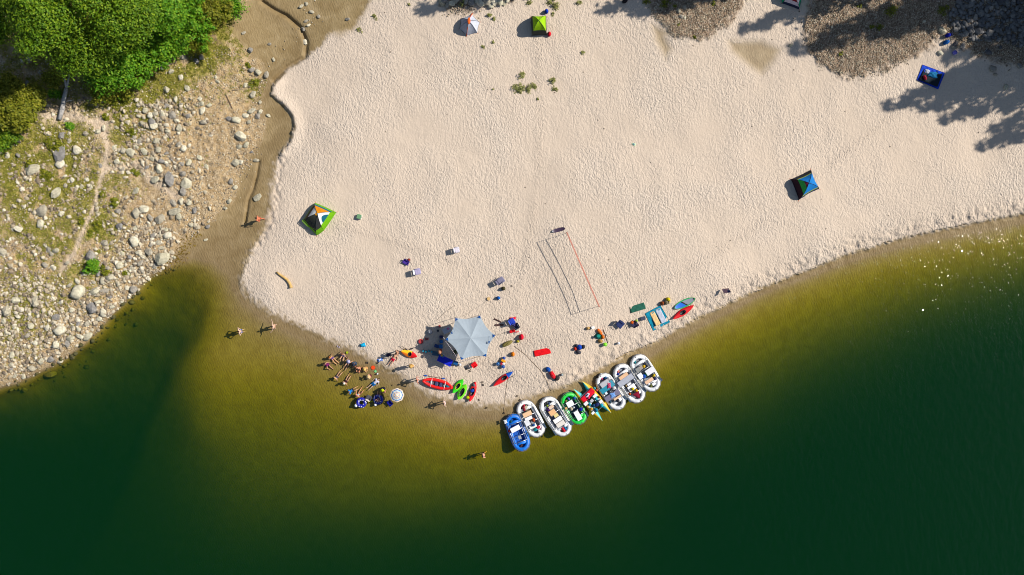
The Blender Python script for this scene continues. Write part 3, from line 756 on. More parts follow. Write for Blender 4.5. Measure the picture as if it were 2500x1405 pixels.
fill([(330,255),(450,240),(470,300),(440,420),(300,420),(268,380),(300,330)], 26, 11, 17, sep=.5)
fill([(0,660),(60,640),(110,680),(180,760),(200,800),(130,880),(0,930)], 14, 10, 16, sep=.52)
fill([(0,60),(120,60),(130,170),(60,220),(0,200)], 6, 9, 14)
name_rocks()
print('ROCKS', len(PENDING))

# loose stones too many to count: one mesh per stretch
IV1, IF1 = ico(1)
OV = np.array([[1,0,0],[-1,0,0],[0,1,0],[0,-1,0],[0,0,1],[0,0,-1]], float); OF = np.array([[0,2,4],[2,1,4],[1,3,4],[3,0,4],[2,0,5],[1,2,5],[3,1,5],[0,3,5]])
smat, n, L, bs = node_mat('loose_stone')
g2 = n.new('ShaderNodeNewGeometry'); rr = n.new('ShaderNodeValToRGB'); e = rr.color_ramp.elements
for k, (p, c) in enumerate([(0.0, (.13, .10, .07)), (.35, (.30, .235, .155)), (.7, (.44, .375, .26)), (1.0, (.62, .55, .42))]):
    if k > 1: e.new(p)
    e[k].position = p; e[k].color = (*c, 1)
L.new(g2.outputs['Random Per Island'], rr.inputs['Fac']); L.new(rr.outputs[0], bs.inputs['Base Color']); bs.inputs['Roughness'].default_value = .9

def stones(name, PX, PY, D, base=(OV, OF), mat=smat, sink=.2, flat=False):
    bv, bf = base; N = len(PX); nv = len(bv)
    rg = np.random.default_rng(len(name) * 7 + N)
    z = hz_arr(PX, PY); s = (HC - z) / HC
    a = rg.uniform(0, 2 * np.pi, N); r = D / K / 2
    sx = r; sy = r * rg.uniform(.6, 1, N); sz = r * rg.uniform(.45, .8, N)
    jit = 1 + (rg.random((N, nv, 1)) - .5) * .5
    v = bv[None] * jit * np.stack([sx, sy, sz], -1)[:, None, :]
    x = v[..., 0] * np.cos(a)[:, None] - v[..., 1] * np.sin(a)[:, None]; y = v[..., 0] * np.sin(a)[:, None] + v[..., 1] * np.cos(a)[:, None]
    P = np.stack([x + ((PX - 1250) / K * s)[:, None], y + ((702.5 - PY) / K * s)[:, None], v[..., 2] + (z + sz * (1 - 2 * sink))[:, None]], -1).reshape(-1, 3)
    F = (bf[None] + (np.arange(N) * nv)[:, None, None]).reshape(-1, 3)
    return tag(link_obj(name, np_mesh(name, P, F, [mat], not flat)), kind='stuff')

def scatter(N, x0, x1, y0, y1, dens, seed):
    rg = np.random.default_rng(seed)
    X = rg.uniform(x0, x1, N); Y = rg.uniform(y0, y1, N)
    keep = rg.random(N) < dens(X, Y)
    return X[keep], Y[keep]
def on_bank(X, Y):
    d = inside(X, Y, BANK) * (.25 + .9 * sstep(.45, .6, fbm(X, Y, 40, 301, 3)))
    d *= 1 - .9 * np.exp(-(polydist2(X, Y, [(250,300),(262,360),(252,420),(240,460),(205,560),(150,660)]) / 8) ** 2)
    d *= 1 - .97 * np.exp(-(polydist2(X, Y, [(100,285),(190,285),(250,310)]) / 26) ** 2)
    d += .8 * inside(X, Y, [(0,640),(120,650),(230,760),(200,830),(60,920),(0,940)])
    d += .5 * inside(X, Y, [(340,540),(430,560),(420,640),(250,790),(200,830),(160,760)])
    return np.clip(d, 0, 1)
X, Y = scatter(26000, -20, 660, 120, 960, lambda X, Y: on_bank(X, Y) * .62, 1)
stones('bank_gravel', X, Y, NP.uniform(2.2, 5.2, len(X)))
def on_scree(X, Y):
    d = .42 * on_bank(X, Y)
    d += .95 * inside(X, Y, [(330,255),(450,240),(470,300),(440,420),(300,420),(268,380),(300,330)]) * sstep(.35, .55, fbm(X, Y, 25, 303, 2))
    d += .9 * inside(X, Y, [(-20,650),(60,640),(110,680),(190,770),(200,810),(130,880),(-20,930)]) + .6 * inside(X, Y, [(330,540),(430,560),(420,640),(250,790),(200,830),(180,760)])
    return np.clip(d, 0, 1) * (1 - .9 * np.exp(-(polydist2(X, Y, [(250,300),(262,360),(252,420),(240,460),(205,560),(150,660)]) / 9) ** 2))
X, Y = scatter(15000, -20, 520, 240, 940, lambda X, Y: on_scree(X, Y) * .6, 2)
stones('bank_cobbles', X, Y, 4.5 + 8 * NP.random(len(X)) ** 1.6, (IV1, IF1), flat=True, sink=.3)
X, Y = scatter(900, 2310, 2515, -15, 130, lambda X, Y: inside(X, Y, PILE) * .8, 12)
stones('pile_rubble', X, Y, 6 + 8 * NP.random(len(X)) ** 1.5, (IV1, IF1), M((.16, .155, .15), .9, .5, 2.0, .2))  # rubble colour also darkened to deepen the shade of the pile
X, Y = scatter(2400, 480, 800, 0, 560, lambda X, Y: .5 * np.exp(-(polydist2(X, Y, [(760,10),(745,70),(640,170),(630,260),(620,370),(580,450),(520,520)]) / 22) ** 2), 3)
stones('creek_gravel', X, Y, 2.2 + 3.5 * NP.random(len(X)) ** 2)
def on_grav(X, Y):
    d = np.zeros(X.shape)
    for g in GRAVELS: d = np.maximum(d, inside(X + (fbm(X, Y, 16, 5, 2) - .5) * 50 + np.random.default_rng(3).normal(size=X.shape) * 5, Y + (fbm(X, Y, 16, 6, 2) - .5) * 50 + np.random.default_rng(4).normal(size=X.shape) * 5, g))
    return d
X, Y = scatter(42000, 1560, 2520, -20, 200, lambda X, Y: on_grav(X, Y) * .72, 4)
stones('slope_gravel', X, Y, 1.6 + 2.2 * NP.random(len(X)) ** 1.8)
X, Y = scatter(1500, 1060, 1270, -20, 45, lambda X, Y: np.maximum(on_grav(X, Y), .35 * np.exp(-((X - 1125) / 40) ** 2 - ((Y - 25) / 14) ** 2)), 5)
stones('tent_gravel', X, Y, 2.0 + 2.8 * NP.random(len(X)) ** 1.5)
X, Y = scatter(2600, 20, 520, 640, 1120, lambda X, Y: inside(X, Y, LAGOON) * .5 * np.exp(-(polydist2(X, Y, [(400,665),(330,725),(235,825),(130,905),(0,958)]) / 26) ** 2), 6)
amat = M((.075, .068, .022), .8, .5, 3.0, .3)
stones('lagoon_bed_stones', X, Y, 4 + 13 * NP.random(len(X)) ** 2.5, (IV1, IF1), amat, .3)
X, Y = scatter(500, 900, 2450, 20, 640, lambda X, Y: inside(X, Y, BEACH) * .16, 7)
stones('beach_pebbles', X, Y, NP.uniform(2.0, 3.6, len(X)), mat=M((.10, .075, .05), .9, .3, 3, .1))

# ---------------------------------------------------------------- vegetation
def leafmat(name, stops, tr_=.25):
    m, n, L, bs = node_mat(name)
    g = n.new('ShaderNodeNewGeometry'); r_ = n.new('ShaderNodeValToRGB'); e = r_.color_ramp.elements
    for k, (p, c) in enumerate(stops):
        if k > 1: e.new(p)
        e[k].position = p; e[k].color = (*c, 1)
    L.new(g.outputs['Random Per Island'], r_.inputs['Fac']); L.new(r_.outputs[0], bs.inputs['Base Color'])
    bs.inputs['Roughness'].default_value = .55; bs.inputs['Specular IOR Level'].default_value = .25
    t = n.new('ShaderNodeBsdfTranslucent'); L.new(r_.outputs[0], t.inputs['Color'])
    ms = n.new('ShaderNodeMixShader'); ms.inputs[0].default_value = tr_
    L.new(bs.outputs[0], ms.inputs[1]); L.new(t.outputs[0], ms.inputs[2]); L.new(ms.outputs[0], n['Material Output'].inputs['Surface'])
    return m
LEAF = leafmat('leaf_green', [(0, (.05, .12, .004)), (.5, (.11, .22, .006)), (1, (.23, .32, .012))])
LEAF_Y = leafmat('leaf_yellowgreen', [(0, (.10, .125, .006)), (.5, (.18, .20, .010)), (1, (.30, .28, .025))])
LEAF_B = leafmat('leaf_bright', [(0, (.05, .16, .004)), (.5, (.10, .27, .008)), (1, (.22, .34, .015))])
LEAF_S = leafmat('leaf_sage', [(0, (.20, .22, .05)), (.5, (.31, .33, .10)), (1, (.46, .44, .18))], .4)
GRASS = leafmat('grass_blade', [(0, (.13, .17, .012)), (.45, (.25, .26, .02)), (.75, (.38, .34, .06)), (1, (.50, .40, .13))], .3)
NEEDLE = leafmat('pine_needle', [(0, (.02, .045, .012)), (1, (.06, .09, .02))], .1)
BARK = M((.13, .10, .075), .95, .35, 9, .6)
DEAD = M((.46, .43, .40), .85, .3, 5, .5)

def cards(cen, nrm, size, asp=.55, rg=None):
    """leaf-shaped quads (diamond) folded a little"""
    N = len(cen); rg = rg or NP
    nrm = nrm / np.linalg.norm(nrm, axis=1, keepdims=True)
    t = np.cross(nrm, rg.normal(size=(N, 3))); t /= np.linalg.norm(t, axis=1, keepdims=True) + 1e-9
    b = np.cross(nrm, t); s = size[:, None]
    P = np.stack([cen - t * s, cen + b * s * asp + nrm * s * .15, cen + t * s, cen - b * s * asp + nrm * s * .15], 1).reshape(-1, 3)
    return P, np.arange(N * 4).reshape(N, 4)

def crown_pts(rg, nclump, per, rx, ry, rz, spread, hollow=.45):
    d = rg.normal(size=(nclump, 3)); d /= np.linalg.norm(d, axis=1, keepdims=True)
    d[:, 2] = np.abs(d[:, 2]) * 1.0 - .25 * rg.random(nclump)
    r = hollow + (1 - hollow) * rg.random(nclump) ** .6
    lob = 1 + .32 * np.sin(3 * np.arctan2(d[:, 1], d[:, 0]) + rg.uniform(0, 6)) * rg.random(nclump)
    c = d * (r * lob)[:, None] * np.array([rx, ry, rz])
    k = np.repeat(np.arange(nclump), per)
    q = rg.normal(size=(len(k), 3)) * spread * rg.uniform(.6, 1.4, nclump)[k][:, None] * np.array([1, 1, .55])
    p = c[k] + q
    nn = q + np.array([0, 0, spread * 1.3]) + rg.normal(size=q.shape) * spread * .7
    return c, p, nn

def tree(px, py, rad, hgt, mat, seed, label, group, nclump=150, per=60, leaf=.15, name='broadleaf_tree', spread=.41, flat=.42):
    """crown seen at (px,py), its middle hgt metres above the ground"""
    rg = np.random.default_rng(seed)
    g = hz(min(max(px, -100), 2600), min(max(py, -100), 1400)); zc = g + hgt
    c3 = W(px, py, zc); r = rad / K * (HC - zc) / HC
    base = Vector((c3.x, c3.y, g - .1))
    root = empty(name, base, 0, label, 'tree' if 'tree' in name else 'shrub', group)
    if hgt > .85 and rad > 17:
        tall = hgt > 3
        c, p, nn = crown_pts(rg, int(nclump * (.8 if tall else .9)), int(per * (2.3 if tall else 1.3)), r, r, max(r * (.8 if tall else .45), .3), spread * 1.1, .3)
        if not tall: p[:, 2] = np.maximum(p[:, 2], -hgt + .1)
        p[:, 2] += hgt; c[:, 2] += hgt
    else:                                    # low growth: several uneven lobes, dense hearts, thin rims
        nl = int(rg.integers(4, 8)); la = rg.uniform(0, 6.283, nl); lr = r * rg.uniform(.1, .75, nl); ls = r * rg.uniform(.16, .36, nl); lh = hgt * rg.uniform(.5, 1.1, nl)
        lc = np.stack([np.cos(la) * lr, np.sin(la) * lr, lh * .5], -1); kk = rg.choice(nl, int(nclump * per * .5), p=ls ** 2 / (ls ** 2).sum())
        q = rg.normal(size=(len(kk), 3)) * np.stack([ls[kk], ls[kk], lh[kk] * .35], -1)
        p = lc[kk] + q; p[:, 2] = np.abs(p[:, 2]) * np.exp(-.35 * ((q[:, 0] ** 2 + q[:, 1] ** 2) / ls[kk] ** 2)) + .04
        nn = q * .4 / ls[kk][:, None] + np.array([0, 0, .9]) + rg.normal(size=q.shape) * .55; c = lc
    v, f = cards(p, nn, leaf * rg.uniform(.7, 1.35, len(p)), rg=rg)
    v[:, 2] = np.maximum(v[:, 2], .05)
    link_obj('crown', np_mesh('crown', v, f, [mat], False), root)
    mb = MB(); tr_ = .05 * hgt ** .7 if hgt > 2 else .03
    lean = Vector((rg.uniform(-.3, .3), rg.uniform(-.3, .3), 0)) * hgt * .15
    top = Vector((0, 0, hgt * .8)) + lean
    mb.tube([(0, 0, 0), tuple(lean * .3 + Vector((0, 0, hgt * .35))), tuple(top)], [tr_, tr_ * .8, tr_ * .45], 8)
    for k in rg.choice(len(c), min(len(c), 16), False):
        q = Vector(c[k]); s = Vector((0, 0, hgt * rg.uniform(.3, .7))) + lean * .5
        mb.tube([s, (s + q) / 2 + Vector((0, 0, .15 * r)), q], [tr_ * .4, tr_ * .28, tr_ * .1], 5)
    mb.build('trunk', BARK, root)
    return root

G1 = 'trees in the top left corner'
for i, (x, y, r, h, mt, lab, nc, pr) in enumerate([
 (105,45,72,8.5,LEAF,'green broadleaf tree with a ragged left edge over the dark shade',170,70),
 (60,-25,76,8.0,LEAF,'green broadleaf tree cut by the top edge near the left corner',130,60),
 (200,112,64,5.5,LEAF,'green broadleaf tree just above the fallen grey log',170,70),
 (205,-34,64,9.0,LEAF,'broadleaf tree at the top edge left of the dark gap in the canopy',120,60),
 (300,42,70,7.0,LEAF,'broadleaf tree at the top edge right of the dark gap in the canopy',170,70),
 (385,20,56,4.5,LEAF_B,'lighter broadleaf tree at the top edge beside the bright bushes',140,60),
 (262,165,58,2.4,LEAF_B,'small bright broadleaf tree at the sandy end of the grove',140,60),
 (-25,55,50,5.0,LEAF,'broadleaf tree at the left edge beyond the dark shade',90,60)]):
    tree(x, y, r, h, mt, 400 + i, lab, G1, nc, pr, .125)
G2 = 'bushes by the bank'
for i, (x, y, r, h, mt, lab, nc, pr) in enumerate([
 (350,130,66,1.6,LEAF_B,'wide bright green bush between the grove and the rock strip',120,60),(405,90,52,1.4,LEAF_B,'bright green bush against the foot of the grove',80,55),
 (455,55,62,1.6,LEAF_B,'large yellow-green bush right of the shaded hollow',100,60),(515,25,50,1.4,LEAF_Y,'yellowish bush at the top edge near the creek head',80,50),
 (485,98,36,1.0,LEAF_Y,'yellow-green bush below the large one near the stones',70,45),(558,14,36,1.0,LEAF_B,'small bush at the top edge by the dark creek cut',60,45),
 (310,192,40,.9,LEAF_Y,'low bush at the lower tip of the grove',70,45),(250,215,36,.9,LEAF_Y,'low bush right of the fallen log',70,45),(290,235,28,.6,LEAF_Y,'flat grassy bush below the grove',60,40),
 (82,235,26,1.6,LEAF_Y,'olive round bush in the shade left of the fallen log',70,50),(128,192,18,1.5,LEAF_Y,'small olive bush at the top of the fallen log',50,40),(125,225,14,.8,LEAF_B,'small bright bush between the olive bush and the log',40,35),
 (20,215,30,1.8,LEAF_Y,'olive bush at the left edge above the largest one',80,50),(35,275,50,2.2,LEAF_Y,'largest olive bush at the left edge',130,60),(5,330,34,1.5,LEAF,'dark bush at the left edge below the largest olive one',80,50),
 (205,650,22,.8,LEAF_B,'bright green willow bush over a pale boulder on the lower bank',60,50),(165,302,11,.6,LEAF_B,'little bright bush at the foot of the fallen log',35,30),
 (66,400,12,.5,LEAF_B,'green bush against the big white-faced boulder',35,30),(250,660,12,.5,LEAF_B,'thin bush right of the bright willow bush',30,22),(303,668,10,.4,LEAF_B,'small bush by the stones near the lagoon edge',28,22),
 (275,490,13,.4,LEAF_B,'green clump beside the path fork',35,25),(246,475,9,.4,LEAF_B,'green clump on the path side above the fork',28,22),(234,548,13,.5,LEAF_B,'vivid green clump right of the lower path',35,28),
 (195,540,11,.4,LEAF_Y,'yellow-green clump left of the lower path',30,24),(255,285,11,.5,LEAF_B,'dark green clump at the edge of the sandy patch',30,25),(312,320,12,.5,LEAF_B,'green clump at the inner edge of the rock strip',32,25),
 (125,355,22,.4,LEAF_Y,'spreading yellow-green clump above the long brown-grey boulder',55,30),(105,425,20,.4,LEAF_B,'leafy clump right of the big white-faced boulder',45,30),(215,570,13,.35,LEAF_B,'green clump below the vivid one on the lower path',32,24),
 (602,160,9,.3,LEAF_B,'round tuft on the pale silt by the creek',26,20),(618,200,13,.3,LEAF_Y,'grassy tuft between stones at the creek edge',30,22),(325,418,10,.3,LEAF_B,'small tuft on the sandy side path',26,20)]):
    tree(x, y, r, h, LEAF_Y if h < .55 else mt, 500 + i, lab, G2, nc, pr, .11 if h < 1.6 else .13, 'leafy_bush', .22 if h > .7 else .14, .5)
G3 = 'sage tufts on the sand'
for i, (x, y, r, h, lab, nc) in enumerate([
 (1272,178,13,.45,'upper clump of the sprawling sage plant on open sand',20),(1262,205,14,.5,'left clump of the sprawling sage plant on open sand',24),(1285,210,15,.55,'middle clump of the sprawling sage plant on open sand',26),
 (1268,222,13,.5,'lower left clump of the sprawling sage plant on open sand',22),(1300,208,10,.4,'right clump of the sprawling sage plant on open sand',18),(1314,241,5,.25,'tiny tuft trailing below the sprawling sage plant',8),
 (1350,195,9,.5,'upper clump of the narrow sage plant right of the sprawling one',20),(1353,216,9,.4,'lower clump of the narrow sage plant right of the sprawling one',18),
 (1353,6,17,.6,'green bush at the top edge above the lime tent',34),(1416,3,8,.4,'small green bush at the top edge right of the lime tent',14),(1290,4,9,.4,'small green tuft at the top edge left of the lime tent',14),
 (1194,35,6,.4,'upper of two tufts right of the grey dome tent',12),(1207,42,6,.4,'lower of two tufts right of the grey dome tent',12),(1180,112,6,.3,'larger tuft below the grey dome tent',10),(1204,103,5,.25,'smaller tuft below the grey dome tent',8),
 (915,40,10,.3,'thin sage tuft near the creek head on sand',14),(878,72,9,.3,'thin sage tuft at the sand edge by the creek head',13),(997,9,5,.25,'tiny tuft at the top edge left of the boulder row',8),(1424,125,8,.3,'low dry tuft right of and below the lime tent',10),
 (1352,31,6,.25,'small tuft right of the blue bag',8),(1630,8,14,.4,'green bush at the top of the small gravel patch',26),(1582,3,10,.5,'green bush at the top edge left of the small gravel patch',18),(1648,14,7,.3,'small tuft on the small gravel patch',10),(1742,5,9,.3,'tuft at the top of the small gravel patch right side',12),
 (1658,57,5,.2,'yellow tuft low on the small gravel patch',8),(1697,88,6,.2,'yellow tuft at the tip of the small gravel patch',8),(2182,20,15,.9,'tall green bush on the shaded gravel slope',40),(2135,61,8,.4,'left of two yellow-green tufts on the gravel slope',14),(2155,64,9,.4,'right of two yellow-green tufts on the gravel slope',16),
 (2056,128,6,.25,'lone yellow tuft low on the gravel slope',10),(2102,12,7,.4,'small green tuft at the top of the gravel slope',12),(2310,22,16,.6,'mossy green bush at the edge of the rubble pile',34),(1204,217,3,.15,'tiny lone tuft left of the sprawling sage plant',5),(1222,-2,8,.4,'tuft in the boulder row at the top edge',10),(1128,3,8,.5,'green bush among the boulder row',16)]):
    tree(x, y, r, h, LEAF_S if x < 1560 else LEAF_Y, 600 + i, lab, G3, nc, 16, .075, 'sage_bush', .13, .55)
# uncountable grass
X, Y = scatter(78000, -30, 680, -20, 940, lambda X, Y: np.clip(dens_grass(X, Y), 0, 1) * inside(X, Y, BANK) * .55, 8)
N = len(X); B = 6; rg = np.random.default_rng(9)
z = hz_arr(X, Y); s = (HC - z) / HC; bx = (X - 1250) / K * s; by = (702.5 - Y) / K * s
k = np.repeat(np.arange(N), B); a = rg.uniform(0, 6.283, len(k)); ln = rg.uniform(.10, .26, len(k)); w = .026
ox = bx[k] + rg.normal(size=len(k)) * .05; oy = by[k] + rg.normal(size=len(k)) * .05
tipx = ox + np.cos(a) * ln * .8; tipy = oy + np.sin(a) * ln * .8
P = np.stack([np.stack([ox - np.sin(a) * w, oy + np.cos(a) * w, z[k]], -1), np.stack([ox + np.sin(a) * w, oy - np.cos(a) * w, z[k]], -1), np.stack([tipx, tipy, z[k] + ln * .75], -1)], 1).reshape(-1, 3)
tag(link_obj('grass', np_mesh('grass', P, np.arange(len(P)).reshape(-1, 3), [GRASS])), kind='stuff')
# brown water weed at the creek mouth
X, Y = scatter(2600, 360, 500, 560, 700, lambda X, Y: .8 * np.exp(-(polydist2(X, Y, [(480,575),(455,600),(430,640),(395,655)]) / 13) ** 2), 10)
z = np.maximum(hz_arr(X, Y), -.05) + .02
P, F = cards(np.stack([(X - 1250) / K, (702.5 - Y) / K, z], -1), np.array([0, 0, 1.]) + NP.normal(size=(len(X), 3)) * .3, NP.uniform(.05, .13, len(X)))
tag(link_obj('water_weed', np_mesh('water_weed', P, F, [leafmat('weed', [(0, (.10, .055, .005)), (.6, (.22, .14, .01)), (1, (.34, .24, .04))])])), kind='stuff')

# conifers standing outside the picture whose shadows fall into it
def conifer(name, hgt, rad, seed):
    rg = np.random.default_rng(seed); mb = MB()
    mb.tube([(0, 0, 0), (0, 0, hgt * .5), (0, 0, hgt)], [.22, .15, .03], 8)
    P_ = []; N_ = []
    nb = int(hgt * 7)
    for i in range(nb):
        t = rg.uniform(.12, .98); zz = hgt * t; a = rg.uniform(0, 6.283)
        ln = rad * (1 - t) ** .8 * rg.uniform(.55, 1.15) + .25
        d = np.array([math.cos(a), math.sin(a), -.15])
        q = np.array([0, 0, zz]) + d * ln
        mb.tube([(0, 0, zz), tuple(q)], [.035, .01], 4)
        m_ = int(26 * ln / rad + 10)
        u = rg.uniform(.2, 1.0, m_)
        c_ = np.array([0, 0, zz]) + d * (u * ln)[:, None] + rg.normal(size=(m_, 3)) * np.array([.22, .22, .1])
        P_.append(c_); N_.append(rg.normal(size=(m_, 3)) * .6 + np.array([0, 0, 1]))
    P_ = np.concatenate(P_); N_ = np.concatenate(N_)
    v, f = cards(P_, N_, rg.uniform(.16, .34, len(P_)), .5, rg)
    return mb.mesh('trunk', BARK), np_mesh('crown', v, f, [NEEDLE])
CON = [conifer('pine_tree', 15, 2.3, 1), conifer('pine_tree', 11, 1.9, 2)]
def pine(tx, ty, kind=0, sc_=1.0):
    """standing so that its shadow tip falls at photo (tx,ty)"""
    h = (15, 11)[kind] * sc_; l = h / math.tan(SUN_EL) * K
    px, py = tx + .956 * l, ty - .294 * l
    b = at(min(px, 3300), max(py, -500))
    r = empty('pine_tree', b, R.uniform(0, 6), 'tall pine tree beyond the edge of the picture casting its shadow in', 'tree', 'pines beyond the picture'); r.scale = (sc_, sc_, sc_)
    link_obj('trunk', CON[kind][0], r); link_obj('crown', CON[kind][1], r)
for (tx, ty, k_, s_) in [(2215,242,0,1),(2300,250,0,.95),(2350,277,0,1.05),(2435,345,0,1.0),(2470,300,0,1),(2400,205,0,1.05),(2330,185,0,1.25),(2180,70,0,1.15),(2010,92,0,1.3),(1860,50,0,.9),(2300,40,0,1.3),(2380,70,0,1.2),(2360,120,0,1.25),(2310,20,0,1.1),(2420,30,0,1),(2440,120,0,1),(2250,10,0,1.3),
 (1570,20,1,1),(1490,12,1,1),(1640,4,0,1),(1040,16,1,1),(1150,6,1,1.0)]: pine(tx, ty, k_, s_)

# fallen logs, sticks, driftwood
p0 = at(148,293,.2); p1 = at(161,240,.28); p2 = at(168,218,.4)
r = empty('fallen_log', at(148,293), 0, 'bleached grey fallen tree trunk forked at its upper end below the grove', 'log'); o = Vector(r.location)
mb = MB(); mb.tube([p0 - o, (p0 + p1) / 2 - o + Vector((.06, 0, 0)), p1 - o, p2 - o], [.20, .23, .21, .17], 10); mb.build('trunk', DEAD, r)
for q in [(at(182,190,.9), .11), (at(170,192,1.0), .10), (at(185,246,.3), .035)]:
    s_ = p2 if q[1] > .05 else at(164,250,.3)
    mb = MB(); mb.tube([s_ - o, (s_ + q[0]) / 2 - o, q[0] - o], [q[1] * 1.2, q[1], q[1] * .6], 7); mb.build('branch', DEAD, r)
def stick(pts, rad, col, label, name='stick', cat='stick', dz=.05):
    q = [at(x, y, dz) for x, y in pts]; o = q[0].copy()
    mb = MB(); mb.tube([a - o for a in q], rad, 7)
    return tag(mb.build(name, M(col, .85, .3, 6, .4), loc=o), label, cat)
stick([(676,665),(684,671),(693,677),(701,683),(707,691),(710,698),(711,703)], [.09,.12,.13,.14,.14,.15,.22], (.52,.34,.12), 'curved yellow driftwood log alone on the clean sand', 'driftwood_log', 'driftwood', .1)
stick([(552,232),(558,244),(567,264)], [.05,.05,.03], (.20,.13,.08), 'thin dark stick lying on the gravel flat')
stick([(568,221),(588,219),(602,214)], [.05,.045,.03], (.42,.32,.2), 'forked tan stick beside the stones near the creek')
stick([(600,402),(608,406),(611,410)], [.03,.03,.02], (.5,.4,.3), 'short pale twig by the creek stones')
stick([(150,438),(165,432),(176,428)], [.04,.04,.03], (.4,.3,.22), 'thin brown stick on the grassy upper bank')
stick([(2410,118),(2404,126),(2399,131)], [.025,.025,.02], (.5,.48,.44), 'thin bleached twig by the rubble pile')
# ---------------------------------------------------------------- boats
WHITE = vinyl(238, 240, 244); ALU = metal(214, 218, 224); BLACKP = plastic(38, 38, 42); GREYC = cloth(120, 122, 132); ROPE = M(C(170, 150, 110), .9, .2, 20, .3)
def boat_axis(p0, p1):
    """bow and stern as seen in the photo -> middle, heading, length in metres"""
    dx, dy = p1[0] - p0[0], p1[1] - p0[1]
    return ((p0[0] + p1[0]) / 2, (p0[1] + p1[1]) / 2), ang(dx, dy), math.hypot(dx, dy) / K

def raft(p0, p1, wpx, col, label, frame=True, oars=True, floorc=(150, 155, 165), rad=.255, thw=2):
    c, a, Lg = boat_axis(p0, p1); w = wpx / K * .92
    Lg *= .96; z0 = max(hz(*c), -.06)
    root = empty('raft', W(c[0], c[1], .25).xy.to_3d() + Vector((0, 0, -.08)), a, label, 'raft', 'rafts moored along the beach')
    hl, hw = Lg / 2 - rad, w / 2 - rad
    path = []
    ns = 8; ne = 7
    st = hl - hw * 1.05
    def rock_z(x): return .27 + .30 * max(0, (abs(x) - hl * .45) / (hl * .55)) ** 2
    for i in range(ns + 1): x = -st + 2 * st * i / ns; path.append((x, hw * (1 - .05 * (x / st) ** 2)))
    for i in range(1, ne): t = math.pi / 2 * (1 - 2 * i / ne); path.append((st + math.cos(t) * (hl - st), hw * .95 * math.sin(t)))
    for i in range(ns + 1): x = st - 2 * st * i / ns; path.append((x, -hw * (1 - .05 * (x / st) ** 2)))
    for i in range(1, ne): t = -math.pi / 2 * (1 - 2 * i / ne); path.append((-st - math.cos(t) * (hl - st), hw * .95 * math.sin(t)))
    pts = [(x, y, rock_z(x)) for x, y in path]
    rr_ = [rad * (1 - .18 * max(0, (abs(x) - st) / (hl - st))) for x, y in path]
    mb = MB(); mb.tube(pts, rr_, 14, closed=True); hull = mb.build('tube', col, root)
    mb = MB(); mb.tube([(x, y * (1 + (rad + .005) / max(abs(hw), .1) * 0), z - .02) for x, y, z in [(q[0] * (1 + rad * .97 / hl), q[1] * (1 + rad * .97 / hw), q[2]) for q in pts]], .025, 6, closed=True)
    mb.build('rub_strake', GREYC, hull)
    mb = MB(); mb.tube([(q[0] * (1 + rad * .55 / hl), q[1] * (1 + rad * .55 / hw), q[2] + rad * .84 + .02 * math.sin(i * 1.7)) for i, q in enumerate(pts)], .012, 5, closed=True); mb.build('grab_line', ROPE, hull)
    mb = MB(); mb.grid(lambda u, v: ((u - .5) * 2 * (hl - .05), (v - .5) * 2 * (hw - .02) * math.sqrt(max(.05, 1 - max(0, abs((u - .5) * 2 * hl) - st) ** 2 / (hl - st) ** 2)), .10 + .012 * math.cos(v * 44) + (rock_z((u - .5) * 2 * hl) - .27) * .8), 16, 22)
    mb.build('floor', vinyl(*floorc), root)
    for k in range(thw):
        x = (-.62, .66, 0)[k] * hl
        mb = MB(); mb.tube([(x, -hw + .05, .34), (x, 0, .36), (x, hw - .05, .34)], .17, 12); mb.build('thwart', col, root)
    if frame:
        zf = .27 + rad + .03
        for s in (-1, 1):
            mb = MB(); mb.tube([(-hl * .55, s * hw, zf), (hl * .55, s * hw, zf)], .028, 8); mb.build('frame_rail', ALU, root)
            mb = MB(); mb.tube([(-hl * .55, s * (hw - .16), zf), (hl * .55, s * (hw - .16), zf)], .022, 8); mb.build('frame_rail', ALU, root)
        for x in (-.55, -.2, .18, .55):
            mb = MB(); mb.tube([(x * hl, -hw, zf), (x * hl, hw, zf)], .025, 8); mb.build('frame_crossbar', ALU, root)
    if oars:
        zo = .27 + rad + .10
        for s in (-1, 1):
            mb = MB(); mb.tube([(-hl * .75, s * (hw + .03), zo), (hl * .55, s * (hw + .12), zo + .02)], .024, 7)
            oa = mb.build('oar', M(C(200, 196, 180), .5, .1, 5, .1), root)
            mb = MB(); mb.box((hl * .55 + .28, s * (hw + .13), zo + .02), (.56, .16, .02), bev=.009); mb.build('blade', plastic(70, 90, 110), oa)
            mb = MB(); mb.lathe([(.035, 0), (.035, .12)], 8, c=(hl * .02, s * (hw + .05), zo - .1)); mb.build('oarlock', ALU, root)
    for s in (-1, 1):
        mb = MB(); mb.lathe([(.05, 0), (.05, .012)], 8, c=(s * (hl + rad * .1), 0, rock_z(hl) + rad * .8)); mb.build('d_ring', GREYC, root)
    return root

GREENV = vinyl(40, 225, 80); BLUEV = vinyl(22, 125, 232)
raft((1246,1009),(1281,1103),50,BLUEV,'bright blue raft at the left end of the moored row',floorc=(30, 95, 190), oars=False)
raft((1271,977),(1320,1067),54,WHITE,'white raft next to the blue raft')
raft((1326,969),(1386,1064),56,WHITE,'white raft with two pale boxes, left of the green raft')
raft((1378,958),(1423,1036),52,GREENV,'bright green raft in the moored row',floorc=(60, 80, 110), frame=True)
raft((1462,912),(1519,1000),52,WHITE,'white raft with teal and grey tables beside the cataraft')
raft((1505,889),(1566,983),55,WHITE,'white raft with a maroon bow cover near its outer end')
raft((1547,866),(1603,955),55,WHITE,'white raft at the right end of the moored row')

